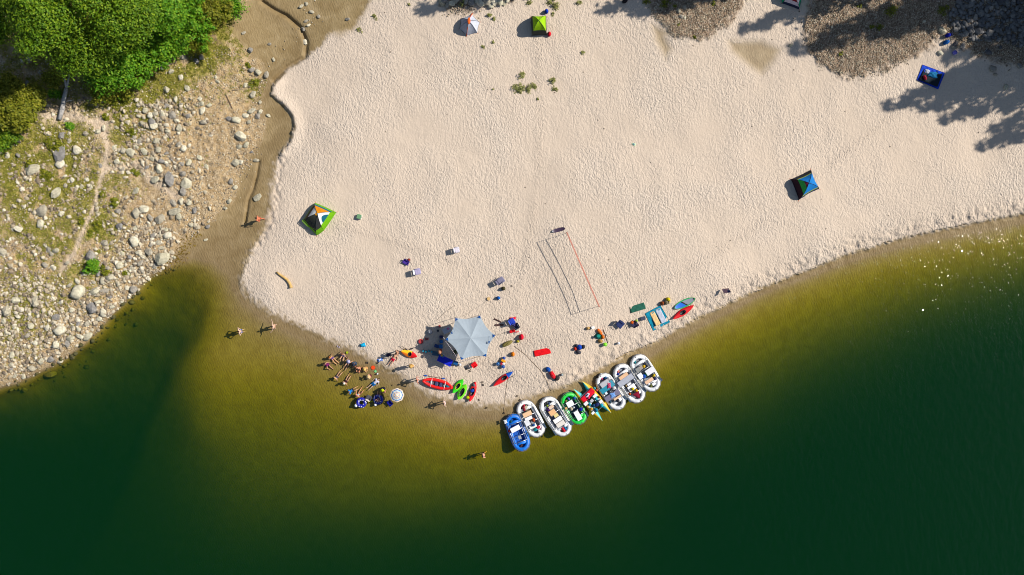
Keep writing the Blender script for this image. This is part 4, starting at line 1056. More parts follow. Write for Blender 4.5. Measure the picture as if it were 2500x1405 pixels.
def cataraft():
    root = empty('cataraft', W(1445, 978, .2).xy.to_3d() - Vector((0, 0, .04)), ang(71, 78), 'cataraft with yellow and teal pointed tubes among the moored rafts', 'raft', 'rafts moored along the beach')
    Lg = 4.55
    for s in (-1, 1):
        y0 = s * .62; pts = []; rr_ = []
        for i in range(29):
            t = i / 28; x = (t - .5) * Lg
            e = max(0, (abs(t - .5) - .24) / .26)
            pts.append((x, y0, .28 + .42 * e ** 1.8)); rr_.append(max(.012, .34 * (1 - e ** 1.25)))
        mb = MB(); mb.tube(pts, rr_, 16)
        nf = 28 * 16
        for q in range(nf):
            k = q % 16; mid = math.cos(2 * math.pi * (k + .5) / 16)       # tube side vector points to -y
            mb.m[q] = 0 if (mid * -s) > -.12 else 1
        tb = mb.build('tube', [vinyl(250, 195, 20), vinyl(70, 205, 205)], root)
    zf = .62
    for y in (-.6, -.28, .28, .6):
        mb = MB(); mb.tube([(-1.15, y, zf), (1.15, y, zf)], .028, 8); mb.build('frame_rail', ALU, root)
    for x in (-1.15, -.55, .1, .7, 1.15):
        mb = MB(); mb.tube([(x, -.72, zf), (x, .72, zf)], .026, 8); mb.build('frame_crossbar', ALU, root)
    mb = MB(); mb.box((-.92, 0, zf + .05), (.45, 1.45, .05), bev=.015); mb.build('front_deck', cloth(170, 170, 176), root)
    for s in (-1, 1):
        mb = MB(); mb.box((.35, s * .62, zf + .06), (1.4, .3, .04), bev=.01); mb.build('side_deck', plastic(205, 205, 205), root)
    return root
cataraft()

def kayak(p0, p1, wpx, mats, label, cock=(.0, .30, .62), rim=None, dz=0.0, h=.32, zoning=None, sharp=1.6, name='kayak', flatdeck=False, grp='kayaks on the sand', inflated=False):
    c, a, Lg = boat_axis(p0, p1); w = wpx / K / 2; hl = Lg / 2
    root = empty(name, at(*c) + Vector((0, 0, dz)), a, label, 'kayak' if 'kayak' in name else 'paddleboard', grp)
    def half(u): return w * (1 - abs(2 * u - 1) ** sharp) ** .75 + .012
    cx, cl, cw = cock
    def pt(u, v, top):
        x = (u - .5) * Lg; hw = half(u); s = 2 * v - 1; y = s * hw
        rock_ = .10 * abs(2 * u - 1) ** 3
        ed = 1 - abs(s) ** 2.6
        if top:
            z = h * .62 + rock_ + (h * .38 * ed if not flatdeck else h * .05 * ed) * (.5 + .5 * half(u) / (w + .012))
            if cl > 0:
                q = ((x - cx * hl) / (cl * hl)) ** 2 + (y / (cw * w)) ** 2
                if q < 1: z = z - (h * .62) * (1 - q ** 3)
        else: z = h * .62 + rock_ - h * .62 * ed ** .8
        return (x, y, max(z, .01))
    mfn = (lambda u, v: zoning((u - .5) * 2, 2 * v - 1)) if zoning else (lambda u, v: 0)
    def mtop(u, v):
        x = (u - .5) * Lg; y = (2 * v - 1) * half(u)
        if cl > 0 and ((x - cx * hl) / (cl * hl)) ** 2 + (y / (cw * w)) ** 2 < .86: return len(mats) - 1
        return mfn(u, v)
    mb = MB(); mb.grid(lambda u, v: pt(u, v, True), 44, 20, mfn=mtop)
    mb.grid(lambda u, v: pt(u, 1 - v, False), 30, 10, mfn=lambda u, v: mfn(u, 1 - v))
    hull = mb.build('hull', mats, root)
    if cl > 0:
        ring = []
        for k in range(24):
            t = 2 * math.pi * k / 24; x = cx * hl + math.cos(t) * cl * hl; y = math.sin(t) * cw * w
            u = x / Lg + .5; ring.append((x, y, pt(u, (y / half(u) + 1) / 2, False)[2] * 0 + h * .62 + .10 * abs(2 * u - 1) ** 3 + h * .38 * (1 - abs(y / half(u)) ** 2.6) + .012))
        mb = MB(); mb.tube(ring, .028, 8, closed=True); mb.build('cockpit_rim', rim or BLACKP, root)
        mb = MB(); mb.box((cx * hl - cl * hl * .35, 0, h * .36), (.32 * min(1, Lg / 2.4), w * .75, .06), bev=.025)
        mb.box((cx * hl - cl * hl * .62, 0, h * .55), (.05, w * .8, .22), bev=.02, ry=-.2); mb.build('seat', plastic(52, 52, 58), root)
        mb = MB()
        for s in (-1, 1): mb.tube([(s * hl * .9, -.05, h * .98), (s * hl * .92, 0, h * 1.06), (s * hl * .9, .05, h * .98)], .012, 6)
        mb.build('carry_handle', BLACKP, root)
    return root
LIME = plastic(120, 235, 30); GRN = plastic(60, 225, 30); REDP = plastic(232, 22, 30); DARKP = plastic(30, 30, 34); BLUEP = plastic(20, 90, 205); ORP = plastic(250, 130, 25); YEL = plastic(250, 205, 30)
kayak((1131,926),(1106,959),15,[GRN,DARKP],'emerald green kayak with yellow cockpit rim, the inner of the green pair',(.0,.42,.62),plastic(215,225,30),sharp=2.2)
kayak((1138,938),(1119,975),17,[LIME,DARKP],'lime green kayak with open square cockpit, the outer of the green pair',(.05,.58,.62),plastic(120,200,40),sharp=2.6)
kayak((1161,932),(1147,980),15,[REDP,DARKP],'red kayak loaded with gear beside the green pair',(.0,.4,.6),sharp=2.0)
kayak((1252,907),(1205,942),13,[REDP,BLUEP,DARKP],'narrow kayak half blue half red lying on the sand',(-.12,.26,.66),sharp=1.7,zoning=lambda x, y: 1 if x < -.42 else 0)
kayak((980,857),(1019,871),16,[ORP,YEL,REDP,DARKP],'orange yellow and red kayak near the shade canopy',(.1,.18,.6),sharp=2.0,zoning=lambda x, y: 2 if x > .25 else (1 if y > -.1 else 0))
kayak((1692,746),(1642,779),15,[REDP,DARKP],'red kayak beside the blue and green paddleboard',(.05,.25,.6),sharp=1.7)
kayak((1696,729),(1646,753),18,[plastic(35,170,95),plastic(20,110,225),plastic(150,155,165),DARKP],'short paddleboard with green rim and blue and grey deck',(0,0,0),name='paddleboard',h=.17,flatdeck=True,sharp=2.4,
      zoning=lambda x, y: 0 if abs(y) > .74 or abs(x) > .93 else (1 if x + .25 * y > .12 else (3 if x + .25 * y > -.03 or x < -.8 else 2)))
def inflatable(p0, p1, wpx):
    c, a, Lg = boat_axis(p0, p1); w = wpx / K / 2; hl = Lg / 2
    root = empty('inflatable_canoe', at(*c), a, 'long red inflatable canoe with grey floor on the sand', 'kayak', 'kayaks on the sand')
    rad = .17
    for s in (-1, 1):
        pts = []; rr_ = []
        for i in range(25):
            t = i / 24; x = (t - .5) * Lg; e = abs(2 * t - 1)
            pts.append((x, s * max(.02, (w - rad) * (1 - e ** 2.6)), .19 + .2 * e ** 4)); rr_.append(rad * (1 - .45 * e ** 5))
        mb = MB(); mb.tube(pts, rr_, 12); mb.build('side_tube', vinyl(238, 24, 20), root)
    mb = MB(); mb.grid(lambda u, v: ((u - .5) * Lg * .94, (v - .5) * 2 * (w - .05) * (1 - abs(2 * u - 1) ** 2.6), .1 + .02 * math.cos(v * 30)), 20, 12); mb.build('floor', vinyl(120, 120, 130), root)
    for x in (-.42, .48):
        mb = MB(); mb.tube([(x * hl, -w * .8, .33), (x * hl, w * .8, .33)], .035, 8); mb.build('spray_bar', WHITE, root)
    for s in (-1, 1):
        mb = MB(); mb.grid(lambda u, v: (-hl * (.98 - .30 * u), s * (v * .06 + .015 + .16 * u), .41 - .05 * u), 4, 1, thick=.012); mb.build('white_stripe', WHITE, root)
    for x in (-.1, .2):
        mb = MB(); mb.box((x * hl, 0, .22), (.3, w * .95, .12), bev=.05); mb.build('seat', cloth(70, 75, 120), root)
    mb = MB(); mb.ball((.7 * hl, 0, .25), (.28, .16, .12), 12, rough=.06); mb.build('stern_bag', cloth(40, 130, 150), root)
    return root
inflatable((1033,929),(1105,946),25)

def paddle(p0, p1, col, label, shaft=(60, 50, 45), two=True, dz=.06, bl=.42, bw=.17):
    a = at(*p0); b = at(*p1); o = a.copy()
    a = Vector((0, 0, dz)); b = b - o + Vector((0, 0, dz)); d = (b - a).normalized(); rz = math.atan2(d.y, d.x)
    root = empty('paddle', o, 0, label, 'paddle', 'paddles on the beach')
    mb = MB(); mb.tube([a, b], .02, 7); mb.build('shaft', M(C(*shaft), .6, .2, 8, .1), root)
    for q, s in (((a, 1), (b, -1)) if two else ((b, -1),)):
        mb = MB(); mb.ball(q + d * s * bl * .35, (bl * .5, bw * .5, .018), 14, tilt=Matrix.Rotation(rz, 3, 'Z')); mb.build('blade', plastic(*col), root)
paddle((1036,917),(1086,925),(25,90,190),'double-bladed paddle with blue blades above the red inflatable canoe')
paddle((1256,917),(1228,930),(150,60,40),'brown paddle leaning along the half blue half red kayak',dz=.14,two=False)
paddle((979,844),(995,855),(70,60,60),'dark paddle blade sticking out above the orange kayak',dz=.2,two=False)
paddle((1012,849),(1002,853),(80,75,75),'short dark paddle right of the orange kayak',two=False,dz=.1)

# ---------------------------------------------------------------- gear
def soft(r_, g_, b_): return cloth(r_, g_, b_)
def G(kind, px, py, l, w, h, col, label, cat, a=0.0, z=None, name=None, col2=None, group=None):
    """one loose thing; l,w in photo pixels, h in metres, a = heading in photo degrees (clockwise)"""
    p = at(px, py) if z is None else W(px, py, z)
    l, w = l / K, w / K; rz = -math.radians(a)
    if kind == 'box':
        root = empty(name or 'cooler', p, rz, label, cat, group)
        MB().box((0, 0, h * .4), (l * .95, w * .92, h * .8), bev=.02).build('body', plastic(*(col2 or (225, 228, 232))), root)
        MB().box((0, 0, h * .89), (l, w, h * .2), bev=.025).build('lid', plastic(*col), root)
        mb = MB()
        for s in (-1, 1): mb.tube([(s * l * .5, -w * .2, h * .62), (s * (l * .5 + .03), 0, h * .66), (s * l * .5, w * .2, h * .62)], .012, 6)
        mb.build('handle', BLACKP, root)
    elif kind == 'bag':                                   # roll-top dry bag lying on its side
        root = empty(name or 'dry_bag', p, rz, label, cat, group)
        r_ = w / 2
        pts = [(-l / 2, 0, r_ * .75), (-l * .42, 0, r_ * .8), (-l * .2, 0, r_ * .9), (0, 0, r_ * .92), (l * .2, 0, r_ * .9), (l * .36, 0, r_ * .8), (l * .5, 0, r_ * .7)]
        MB().tube(pts, [r_ * .55, r_ * .9, r_ * .97, r_ * 1.02, r_ * .97, r_ * .8, r_ * .3], 12, flat=min(1.0, h / (2 * r_) + .25)).build('sack', soft(*col), root)
        MB().box((l * .5, 0, r_ * .72), (.05, r_ * 1.3, .05), bev=.015).build('roll_top', BLACKP, root)
        mb = MB(); mb.tube([(-l * .3, -r_ * .5, r_ * 1.6), (0, 0, r_ * 1.95), (l * .3, r_ * .4, r_ * 1.6)], .014, 6); mb.build('strap', BLACKP, root)
    elif kind == 'sack':                                  # standing soft bag
        root = empty(name or 'bag', p, rz, label, cat, group)
        MB().lathe([(.36, 0), (.49, h * .12), (.52, h * .35), (.46, h * .62), (.30, h * .82), (.14, h * .93), (.17, h)], 14, sx=l, sy=w, rough=.05).build('sack', soft(*col), root)
        mb = MB(); mb.tube([(-l * .1, -w * .1, h * .95), (0, 0, h * 1.12), (l * .1, w * .1, h * .95)], .014, 6); mb.build('handle', BLACKP, root)
        mb = MB(); mb.tube([(math.cos(t) * l * .5, math.sin(t) * w * .5, h * .5) for t in [k * .524 for k in range(12)]], .012, 5, closed=True); mb.build('strap', soft(*(col2 or (50, 50, 55))), root)
    elif kind == 'bucket':
        root = empty(name or 'bucket', p, rz, label, cat, group); r_ = l / 2
        MB().lathe([(r_ * .8, 0), (r_ * .97, h * .92), (r_ * 1.05, h * .94), (r_ * 1.05, h), (r_ * .94, h), (r_ * .93, h * .93)], 18).build('body', plastic(*col), root)
        MB().lathe([(.001, h * .93), (r_ * .92, h * .93), (r_ * .92, h * .955), (.001, h * .96)], 18).build('lid', plastic(*(col2 or col)), root)
        mb = MB(); mb.tube([(math.cos(t) * r_ * 1.06, -.3 * r_ + 0, h * .9 + math.sin(t) * .06) for t in [k * .35 for k in range(10)]], .008, 5); mb.build('handle', ALU, root)
    elif kind == 'mat':
        root = empty(name or 'sleeping_mat', p, rz, label, cat, group)
        MB().grid(lambda u, v: ((u - .5) * l, (v - .5) * w, h + .012 * math.sin(u * 19) * math.sin(v * 7) + R.uniform(-.004, .004)), 24, 8, thick=h * .9).build('pad', soft(*col), root)
        MB().box((-l * .5 + .06, 0, h + .015), (.12, w * .9, .04), bev=.015).build('rolled_end', soft(*(col2 or [max(0, c - 40) for c in col])), root)
    elif kind == 'slab':                                  # table top / plank seat on legs
        root = empty(name or 'table', p, rz, label, cat, group)
        MB().box((0, 0, h), (l, w, .04), bev=.012).build('top', M(C(*col), .5, .12, 5, .1), root)
        for sx in (-1, 1):
            for sy in (-1, 1):
                MB().tube([(sx * l * .42, sy * w * .38, 0), (sx * l * .44, sy * w * .40, h)], .016, 6).build('leg', ALU, root)
    elif kind == 'ball':
        root = empty(name or 'ball', p, rz, label, cat, group)
        MB().ball((0, 0, l / 2), l / 2, 18).build('body', plastic(*col), root)
        MB().lathe([(.02, 0), (.02, .02)], 8, c=(0, 0, l - .005)).build('valve', plastic(*(col2 or (200, 200, 200))), root)
    elif kind == 'heap':                                  # crumpled cloth / clothing
        root = empty(name or 'clothing', p, rz, label, cat, group)
        s1, s2 = R.uniform(0, 9), R.uniform(0, 9)
        MB().grid(lambda u, v: ((u - .5) * l * (1 + .12 * math.sin(v * 7 + s1)), (v - .5) * w * (1 + .14 * math.sin(u * 6 + s2)), .02 + h * math.sin(math.pi * u) ** .6 * math.sin(math.pi * v) ** .6 * (.7 + .3 * math.sin(u * 13 + s1) * math.sin(v * 11 + s2))), 12, 12, thick=.02).build('cloth', soft(*col), root)
        if col2: MB().grid(lambda u, v: ((u - .5) * l * .5, (v - .35) * w * .45, h * 1.06 - .02 * u * v), 4, 4, thick=.01).build('fold', soft(*col2), root)
    elif kind == 'chair':                                 # folding camp chair
        root = empty(name or 'camp_chair', p, rz, label, cat, group)
        sh = h * .48; c_ = soft(*col)
        MB().grid(lambda u, v: ((u - .45) * l * .8, (v - .5) * w * .9, sh - .05 * math.sin(math.pi * v)), 6, 6, thick=.015).build('seat', c_, root)
        MB().grid(lambda u, v: (-.36 * l - u * l * .16, (v - .5) * w * .9, sh + u * (h - sh) - .0 + .02 * math.sin(math.pi * v)), 6, 6, thick=.015).build('backrest', soft(*(col2 or col)), root)
        fm = metal(70, 72, 78)
        for s in (-1, 1):
            MB().tube([(l * .42, s * w * .46, 0), (-l * .4, s * w * .46, h)], .014, 6).build('leg', fm, root)
            MB().tube([(-l * .38, s * w * .46, 0), (l * .4, s * w * .46, sh * 1.05)], .014, 6).build('leg', fm, root)
            MB().box((0, s * w * .48, h * .72), (l * .75, .06, .02), bev=.008).build('armrest', c_, root)
        MB().tube([(-l * .36, -w * .45, .05), (-l * .36, w * .45, .05)], .012, 6).build('crossbar', fm, root)
    elif kind == 'shoes':
        root = empty(name or 'sandals', p, rz, label, cat, group)
        for s in (-1, 1):
            MB().ball((.02 * s, s * w * .27, .035), (l * .5, w * .17, .035), 12).build('sole', soft(*col), root)
            mb = MB(); mb.tube([(l * .1, s * w * .27 - w * .15, .03), (l * .18, s * w * .27, .09), (l * .1, s * w * .27 + w * .15, .03)], .014, 5); mb.build('strap', BLACKP, root)
    elif kind == 'disc':
        root = empty(name or 'bowl', p, rz, label, cat, group); r_ = l / 2
        MB().lathe([(.001, .012), (r_ * .5, .012), (r_ * .9, h), (r_, h), (r_ * .96, h * .6), (r_ * .55, 0), (.001, 0)], 18).build('body', plastic(*col), root)
        MB().lathe([(r_ * .94, h), (r_ * 1.02, h + .008), (r_ * 1.02, h - .01)], 18).build('rim', plastic(*(col2 or col)), root)
    elif kind == 'bottle':
        root = empty(name or 'bottle', p, rz, label, cat, group); r_ = w / 2
        MB().lathe([(r_, 0), (r_, h * .62), (r_ * .45, h * .78), (r_ * .4, h * .9)], 12).build('body', plastic(*col), root)
        MB().lathe([(r_ * .48, h * .88), (r_ * .48, h)], 10).build('cap', plastic(*(col2 or (230, 230, 235))), root)
    return root

# --- gear in the rafts (heading across or along each boat)
A1, A2, A3, A4, AC, A6, A7, A8 = 70, 61, 57, 60, 48, 57, 57, 58
def bx(*a, **k): return G('box', *a, **k)
g = 'gear in the rafts'
bx(1258,1046,24,12,.42,(244,244,246),'white dry box across the middle of the blue raft','cooler',A1-90-8,.32)
G('sack',1244,1052,7,8,.35,(180,40,50),'red mesh bag at the left side of the blue raft','bag',A1,.3)
G('slab',1269,1067,8,7,.35,(176,180,184),'small grey rower seat in the blue raft','seat',A1,.3,name='rower_seat')
G('bag',1272,1089,12,6,.25,(70,45,55),'dark red bag in the stern of the blue raft','bag',-60,.3)
G('sack',1247,1029,6,6,.3,(20,90,90),'dark teal bag in the bow of the blue raft','bag',0,.3)
G('heap',1234,1030,9,7,.05,(235,238,242),'white cloth patch on the left shoulder of the blue raft','cloth',70,.62)
bx(1287,1010,22,11,.45,(250,206,160),'peach-lidded cooler in the white raft next to the blue raft','cooler',-25,.32)
bx(1290,1021,18,8,.4,(246,246,248),'white box behind the peach-lidded cooler','box',-25,.32,name='storage_box')
G('bag',1279,997,14,8,.35,(150,25,50),'maroon dry bag in the bow of the white raft next to the blue raft','bag',75,.3)
G('sack',1279,990,6,6,.3,(210,30,60),'small crimson bag on the maroon dry bag','bag',0,.45)
bx(1284,994,7,7,.3,(205,190,160),'small beige box in the bow beside the maroon bag','box',-25,.3,name='storage_box')
G('slab',1287,1031,15,12,.5,(246,246,248),'white table on the left side of the white raft next to the blue raft','table',62,.2)
G('sack',1302,1025,11,9,.4,(190,80,30),'rust orange bag in the middle of the white raft next to the blue raft','bag',60,.3)
bx(1301,1040,18,9,.35,(240,236,226),'cream tray box in the stern half of the white raft next to the blue raft','box',-25,.3,name='storage_box')
G('sack',1302,1038,8,6,.3,(20,90,170),'blue bag lying on the cream tray box','bag',-25,.62)
G('bag',1314,1043,10,8,.35,(228,20,60),'bright red dry bag at the stern of the white raft next to the blue raft','bag',-30,.3)
G('bag',1308,1048,11,8,.3,(30,150,160),'teal dry bag at the stern of the white raft next to the blue raft','bag',-30,.3)
G('bucket',1317,1051,6,6,.38,(245,245,246),'white bucket at the stern of the white raft next to the blue raft','bucket',0,.3)
for q in [('sack',1330,984,7,7,.35,(60,62,60),'dark olive bag in the bow of the raft left of the green raft'),('sack',1335,982,6,6,.3,(90,92,96),'grey bag in the bow of the raft left of the green raft'),('sack',1340,985,6,6,.3,(60,90,130),'slate blue bag in the bow of the raft left of the green raft'),
 ('sack',1336,991,6,5,.3,(150,180,20),'lime bag in the bow of the raft left of the green raft'),('sack',1338,1000,10,7,.4,(95,40,125),'purple bag left of the tan coolers'),('sack',1353,1018,9,8,.4,(22,55,110),'navy bag in the middle of the raft left of the green raft'),
 ('bag',1380,1046,9,6,.3,(20,120,175),'blue dry bag at the stern of the raft left of the green raft'),('bag',1376,1050,15,7,.3,(215,30,45),'red dry bag at the stern of the raft left of the green raft')]:
    G(q[0],q[1],q[2],q[3],q[4],q[5],q[6],q[7],'bag',A3,.3)
bx(1345,993,13,8,.42,(240,208,180),'smaller tan-lidded cooler in the raft left of the green raft','cooler',A3-90,.3)
bx(1348,1006,16,13,.45,(248,196,140),'larger orange-tan cooler in the raft left of the green raft','cooler',A3-90,.3)
G('slab',1357,1013,11,8,.42,(245,225,150),'yellow-edged white tray beside the navy bag','tray',A3-90,.3,name='tray')
bx(1361,1024,22,11,.42,(244,240,232),'inner of two pale boxes in the raft left of the green raft','box',A3-90,.3,name='storage_box')
bx(1368,1034,22,11,.42,(240,232,220),'outer of two pale boxes in the raft left of the green raft','box',A3-90,.3,name='storage_box')
G('bucket',1380,1038,6,6,.35,(242,242,242),'white bucket beside the blue dry bag at the stern','bucket',0,.3)
bx(1391,985,17,14,.45,(250,250,250),'square white cooler in the bow of the green raft','cooler',A4-90,.3)
G('sack',1388,974,8,6,.3,(110,95,190),'violet bag in the bow of the green raft','bag',A4,.3)
G('sack',1381,980,6,8,.3,(150,110,80),'brown bag along the left bow of the green raft','bag',A4,.3)
G('sack',1394,998,10,9,.35,(196,184,160),'beige bag in the middle of the green raft','bag',A4,.3)
G('disc',1382,997,6,6,.12,(235,180,110),'straw-coloured hat lying on the green raft','hat',0,.6,name='sun_hat')
G('sack',1402,972,7,7,.3,(20,100,190),'bright blue bag on the right bow tube of the green raft','bag',A4,.55)
G('sack',1418,999,9,8,.35,(15,45,190),'royal blue bag at the right stern of the green raft','bag',A4,.4)
bx(1410,1014,24,12,.4,(252,252,252),'long rounded white box at the stern of the green raft','box',A4,.35,name='storage_box')
G('sack',1400,995,5,6,.3,(225,228,235),'small white bag in the middle of the green raft','bag',A4,.3)
# cataraft load
G('mat',1435,966,38,14,.05,(240,15,50),'bright red pad across the cataraft','mat',A3-102,.72,name='cargo_pad')
G('heap',1434,965,11,7,.12,(230,225,240),'white and navy life vest lying on the red pad','life vest',-50,.78,name='life_vest',col2=(50,45,110))
G('sack',1437,972,7,5,.14,(235,60,110),'pink bag beside the life vest on the red pad','bag',-40,.78)
for q in [(1430,985,11,8,(235,232,228),'white box at the left side of the cataraft'),(1452,966,11,7,(236,234,230),'white box at the right side of the cataraft'),(1466,980,9,7,(232,230,228),'white box near the right stern of the cataraft'),(1447,1008,8,6,(240,240,240),'white box near the left stern of the cataraft'),(1444,978,8,7,(200,200,205),'grey box in the middle of the cataraft')]:
    bx(q[0],q[1],q[2],q[3],.28,q[4],q[5],'box',A3-102,.64,name='storage_box')
for q in [(1455,973,9,7,(60,200,215),'light teal bag on the cataraft behind the red pad'),(1439,987,8,7,(30,165,185),'teal bag on the left of the cataraft'),(1455,1001,10,9,(20,130,165),'dark teal bag at the left stern of the cataraft'),(1468,990,10,9,(30,170,195),'teal bag at the right stern of the cataraft'),
          (1457,988,9,14,(35,50,110),'navy dry bag in the middle of the cataraft stern'),(1449,990,7,8,(15,75,120),'deep blue bag beside the navy dry bag'),(1434,993,6,6,(215,175,60),'mustard bag on the left tube of the cataraft'),(1443,999,6,10,(235,180,60),'yellow and black bag at the left stern of the cataraft'),(1463,969,6,6,(240,150,60),'orange bag on the right tube of the cataraft'),(1456,953,6,6,(230,90,80),'coral bag at the right end of the red pad'),(1451,948,7,6,(60,180,200),'aqua bag at the upper right of the red pad')]:
    G('sack',q[0],q[1],q[2],q[3],.3,q[4],q[5],'bag',A3,.64)
# raft with teal and grey tables
bx(1475,936,23,12,.4,(196,198,202),'grey cooler in the bow of the raft with teal tables','cooler',A6-93,.32)
G('slab',1476,950,24,13,.35,(35,150,175),'teal table in the raft beside the cataraft','table',A6-93,.32)
G('slab',1492,936,11,15,.35,(70,160,185),'small teal table at the right side of the raft beside the cataraft','table',A6-93,.32)
G('heap',1487,942,8,13,.15,(225,80,120),'pink patterned life vest on the teal tables','life vest',A6-60,.7,name='life_vest')
G('slab',1494,965,40,13,.42,(128,124,150),'grey-violet table across the raft beside the cataraft','table',A6-91,.32)
G('heap',1496,965,11,11,.08,(120,170,235),'light blue shirt spread on the grey-violet table','shirt',-20,.78,name='shirt')
G('slab',1506,970,20,5,.4,(245,205,165),'tan plank seat behind the grey-violet table','plank seat',A6-91,.3,name='plank_seat')
for q in [(1461,921,10,9,(45,40,40),'black bag on the left bow of the raft with teal tables'),(1469,917,13,8,(248,248,250),'white sack on the bow of the raft with teal tables'),(1477,921,8,9,(15,100,160),'blue bag on the bow of the raft with teal tables'),(1469,925,5,5,(225,60,120),'pink pouch beside the blue bow bag'),(1486,923,9,10,(246,246,250),'white bag on the right bow of the raft with teal tables'),
          (1488,979,12,8,(40,70,90),'dark bag at the left stern of the raft with teal tables'),(1508,978,10,8,(60,60,70),'charcoal bag inside the stern of the raft with teal tables'),(1485,953,9,8,(35,50,70),'navy bag between the tables'),(1498,948,10,12,(222,222,226),'white sack at the right of the tables')]:
    G('sack',q[0],q[1],q[2],q[3],.32,q[4],q[5],'bag',A6,.32)
G('box',1479,960,6,6,.3,(225,235,240),'small white box at the left end of the grey-violet table','box',A6,.4,name='storage_box')
# raft with maroon cover
G('slab',1521,918,24,9,.42,(248,200,155),'tan plank seat in the raft with the maroon cover','plank seat',A7-92,.3,name='plank_seat')
G('slab',1526,928,42,14,.45,(186,190,202),'long silver table across the raft with the maroon cover','table',A7-92,.3)
bx(1541,946,19,14,.42,(246,246,248),'white cooler in the raft with the maroon cover','cooler',A7-92,.3)
for q in [(1508,907,8,8,(225,130,120),'salmon round bag in the bow of the raft with the maroon cover'),(1508,913,7,6,(20,50,150),'royal blue bag in the bow beside the salmon bag'),(1544,950,7,8,(245,215,20),'yellow bag on the white cooler'),(1553,954,8,7,(245,190,30),'amber bag beside the maroon cover'),(1548,956,9,6,(70,70,60),'dark olive bag between the yellow bags and the maroon cover'),
          (1537,962,6,6,(235,110,30),'orange bag at the left stern of the raft with the maroon cover'),(1561,976,7,8,(130,60,120),'plum bag at the very stern of the raft with the maroon cover'),(1528,942,7,6,(190,165,120),'tan bag below the long silver table')]:
    G('sack',q[0],q[1],q[2],q[3],.3,q[4],q[5],'bag',A7,.7 if 'on the white cooler' in q[5] else .32)
G('box',1535,938,10,6,.3,(240,240,246),'small white box below the long silver table','box',A7-92,.3,name='storage_box')
p = W(1555,962,.62); r = empty('stern_cover', p, 0, 'maroon triangular cover stretched over the stern of a white raft', 'cover')
tri = [W(1544,964,.66) - p, W(1560,955,.66) - p, W(1563,974,.7) - p, W(1553,970,.6) - p]
MB().grid(lambda u, v: (tri[0] * (1 - u) + tri[1] * u) * (1 - v) + (tri[3] * (1 - u) + tri[2] * u) * v + Vector((0, 0, .05 * math.sin(math.pi * u) * math.sin(math.pi * v))), 8, 8, thick=.015).build('fabric', soft(150, 20, 55), r)
MB().tube([tri[0], tri[1], tri[2], tri[3]], .018, 6, closed=True).build('hem', soft(95, 15, 40), r)
# right-end raft
G('slab',1586,905,24,14,.42,(248,248,250),'white table at the right of the end raft','table',A8-92,.3)
G('slab',1583,929,22,8,.42,(248,205,168),'tan plank seat in the end raft','plank seat',A8-92,.3,name='plank_seat')
bx(1556,903,11,11,.4,(150,150,145),'grey box in the bow half of the end raft','box',A8,.3,name='storage_box')
bx(1563,898,9,9,.4,(170,160,150),'taupe box next to the grey box in the end raft','box',A8,.3,name='storage_box')
bx(1595,937,7,9,.32,(240,240,240),'small white box at the stern of the end raft','box',A8,.3,name='storage_box')
bx(1562,918,12,14,.36,(246,246,248),'white cooler left of the blue bag in the end raft','cooler',A8-92,.3)
G('bucket',1583,937,6,6,.36,(236,236,236),'white bucket at the stern of the end raft','bucket',0,.3)
for q in [(1549,885,6,8,(20,140,150),'teal bag in the bow of the end raft'),(1571,895,7,9,(240,190,30),'golden bag beside the taupe box in the end raft'),(1571,919,10,15,(15,85,190),'large blue bag in the middle of the end raft'),(1578,914,9,9,(60,195,90),'green bag against the large blue bag in the end raft'),
          (1595,917,6,9,(235,200,25),'yellow bag at the right side of the end raft'),(1588,941,10,9,(110,115,55),'olive bag at the stern of the end raft'),(1599,925,6,8,(70,70,130),'indigo bag on the right stern tube of the end raft')]:
    G('sack',q[0],q[1],q[2],q[3],.34,q[4],q[5],'bag',A8,.34)
G('sack',1614,927,6,6,.3,(90,80,75),'grey-brown anchor bag hanging outside the end raft','bag',A8,.1)

# --- on the red kayak and the inflatable
G('bag',1146,971,14,9,.4,(240,230,0),'bright yellow dry bag on the end of the loaded red kayak','bag',10)
G('sack',1153,953,10,15,.35,(25,80,200),'blue clothing bag on the loaded red kayak','bag',75,name='bag')
G('sack',1157,940,10,9,.35,(110,110,120),'grey bag on the upper end of the loaded red kayak','bag',75)
# --- around the shade canopy
def onsand(kind, x, y, l, w, h, col, label, cat, a=0, **k): return G(kind, x, y, l, w, h, col, label, cat, a, **k)
onsand('chair',1250,785,15,14,.8,(45,75,200),'blue camp chair behind the folded red and grey chairs','camp chair',-30,col2=(60,90,220))
onsand('heap',1252,778,15,6,.3,(235,25,60),'red blanket draped above the blue camp chair','blanket',-8,name='blanket')
onsand('chair',1260,797,15,14,.75,(75,78,100),'dark grey camp chair right of the blue one','camp chair',150,col2=(60,62,85))
onsand('sack',1256,793,8,8,.5,(120,90,190),'violet and pink bag between the blue and grey chairs','bag',0,col2=(230,30,80))
onsand('chair',1251,809,8,13,.6,(232,20,35),'small red camp chair below the grey one','camp chair',80)
onsand('heap',1263,811,16,7,.1,(240,225,215),'white towel with red pattern beside the small red chair','towel',-15,name='towel',col2=(225,40,50))
onsand('sack',1273,823,11,14,.6,(238,15,50),'big red dry bag right of the canopy','bag',0)
onsand('bag',1239,839,26,10,.28,(142,130,70),'long olive duffel bag right of the canopy','bag',-27,name='duffel_bag')
onsand('sack',1264,834,8,6,.3,(205,190,60),'yellow-green bag below the big red dry bag','bag',0)
onsand('sack',1252,865,9,11,.5,(250,140,20),'orange bag alone right of the canopy','bag',0)
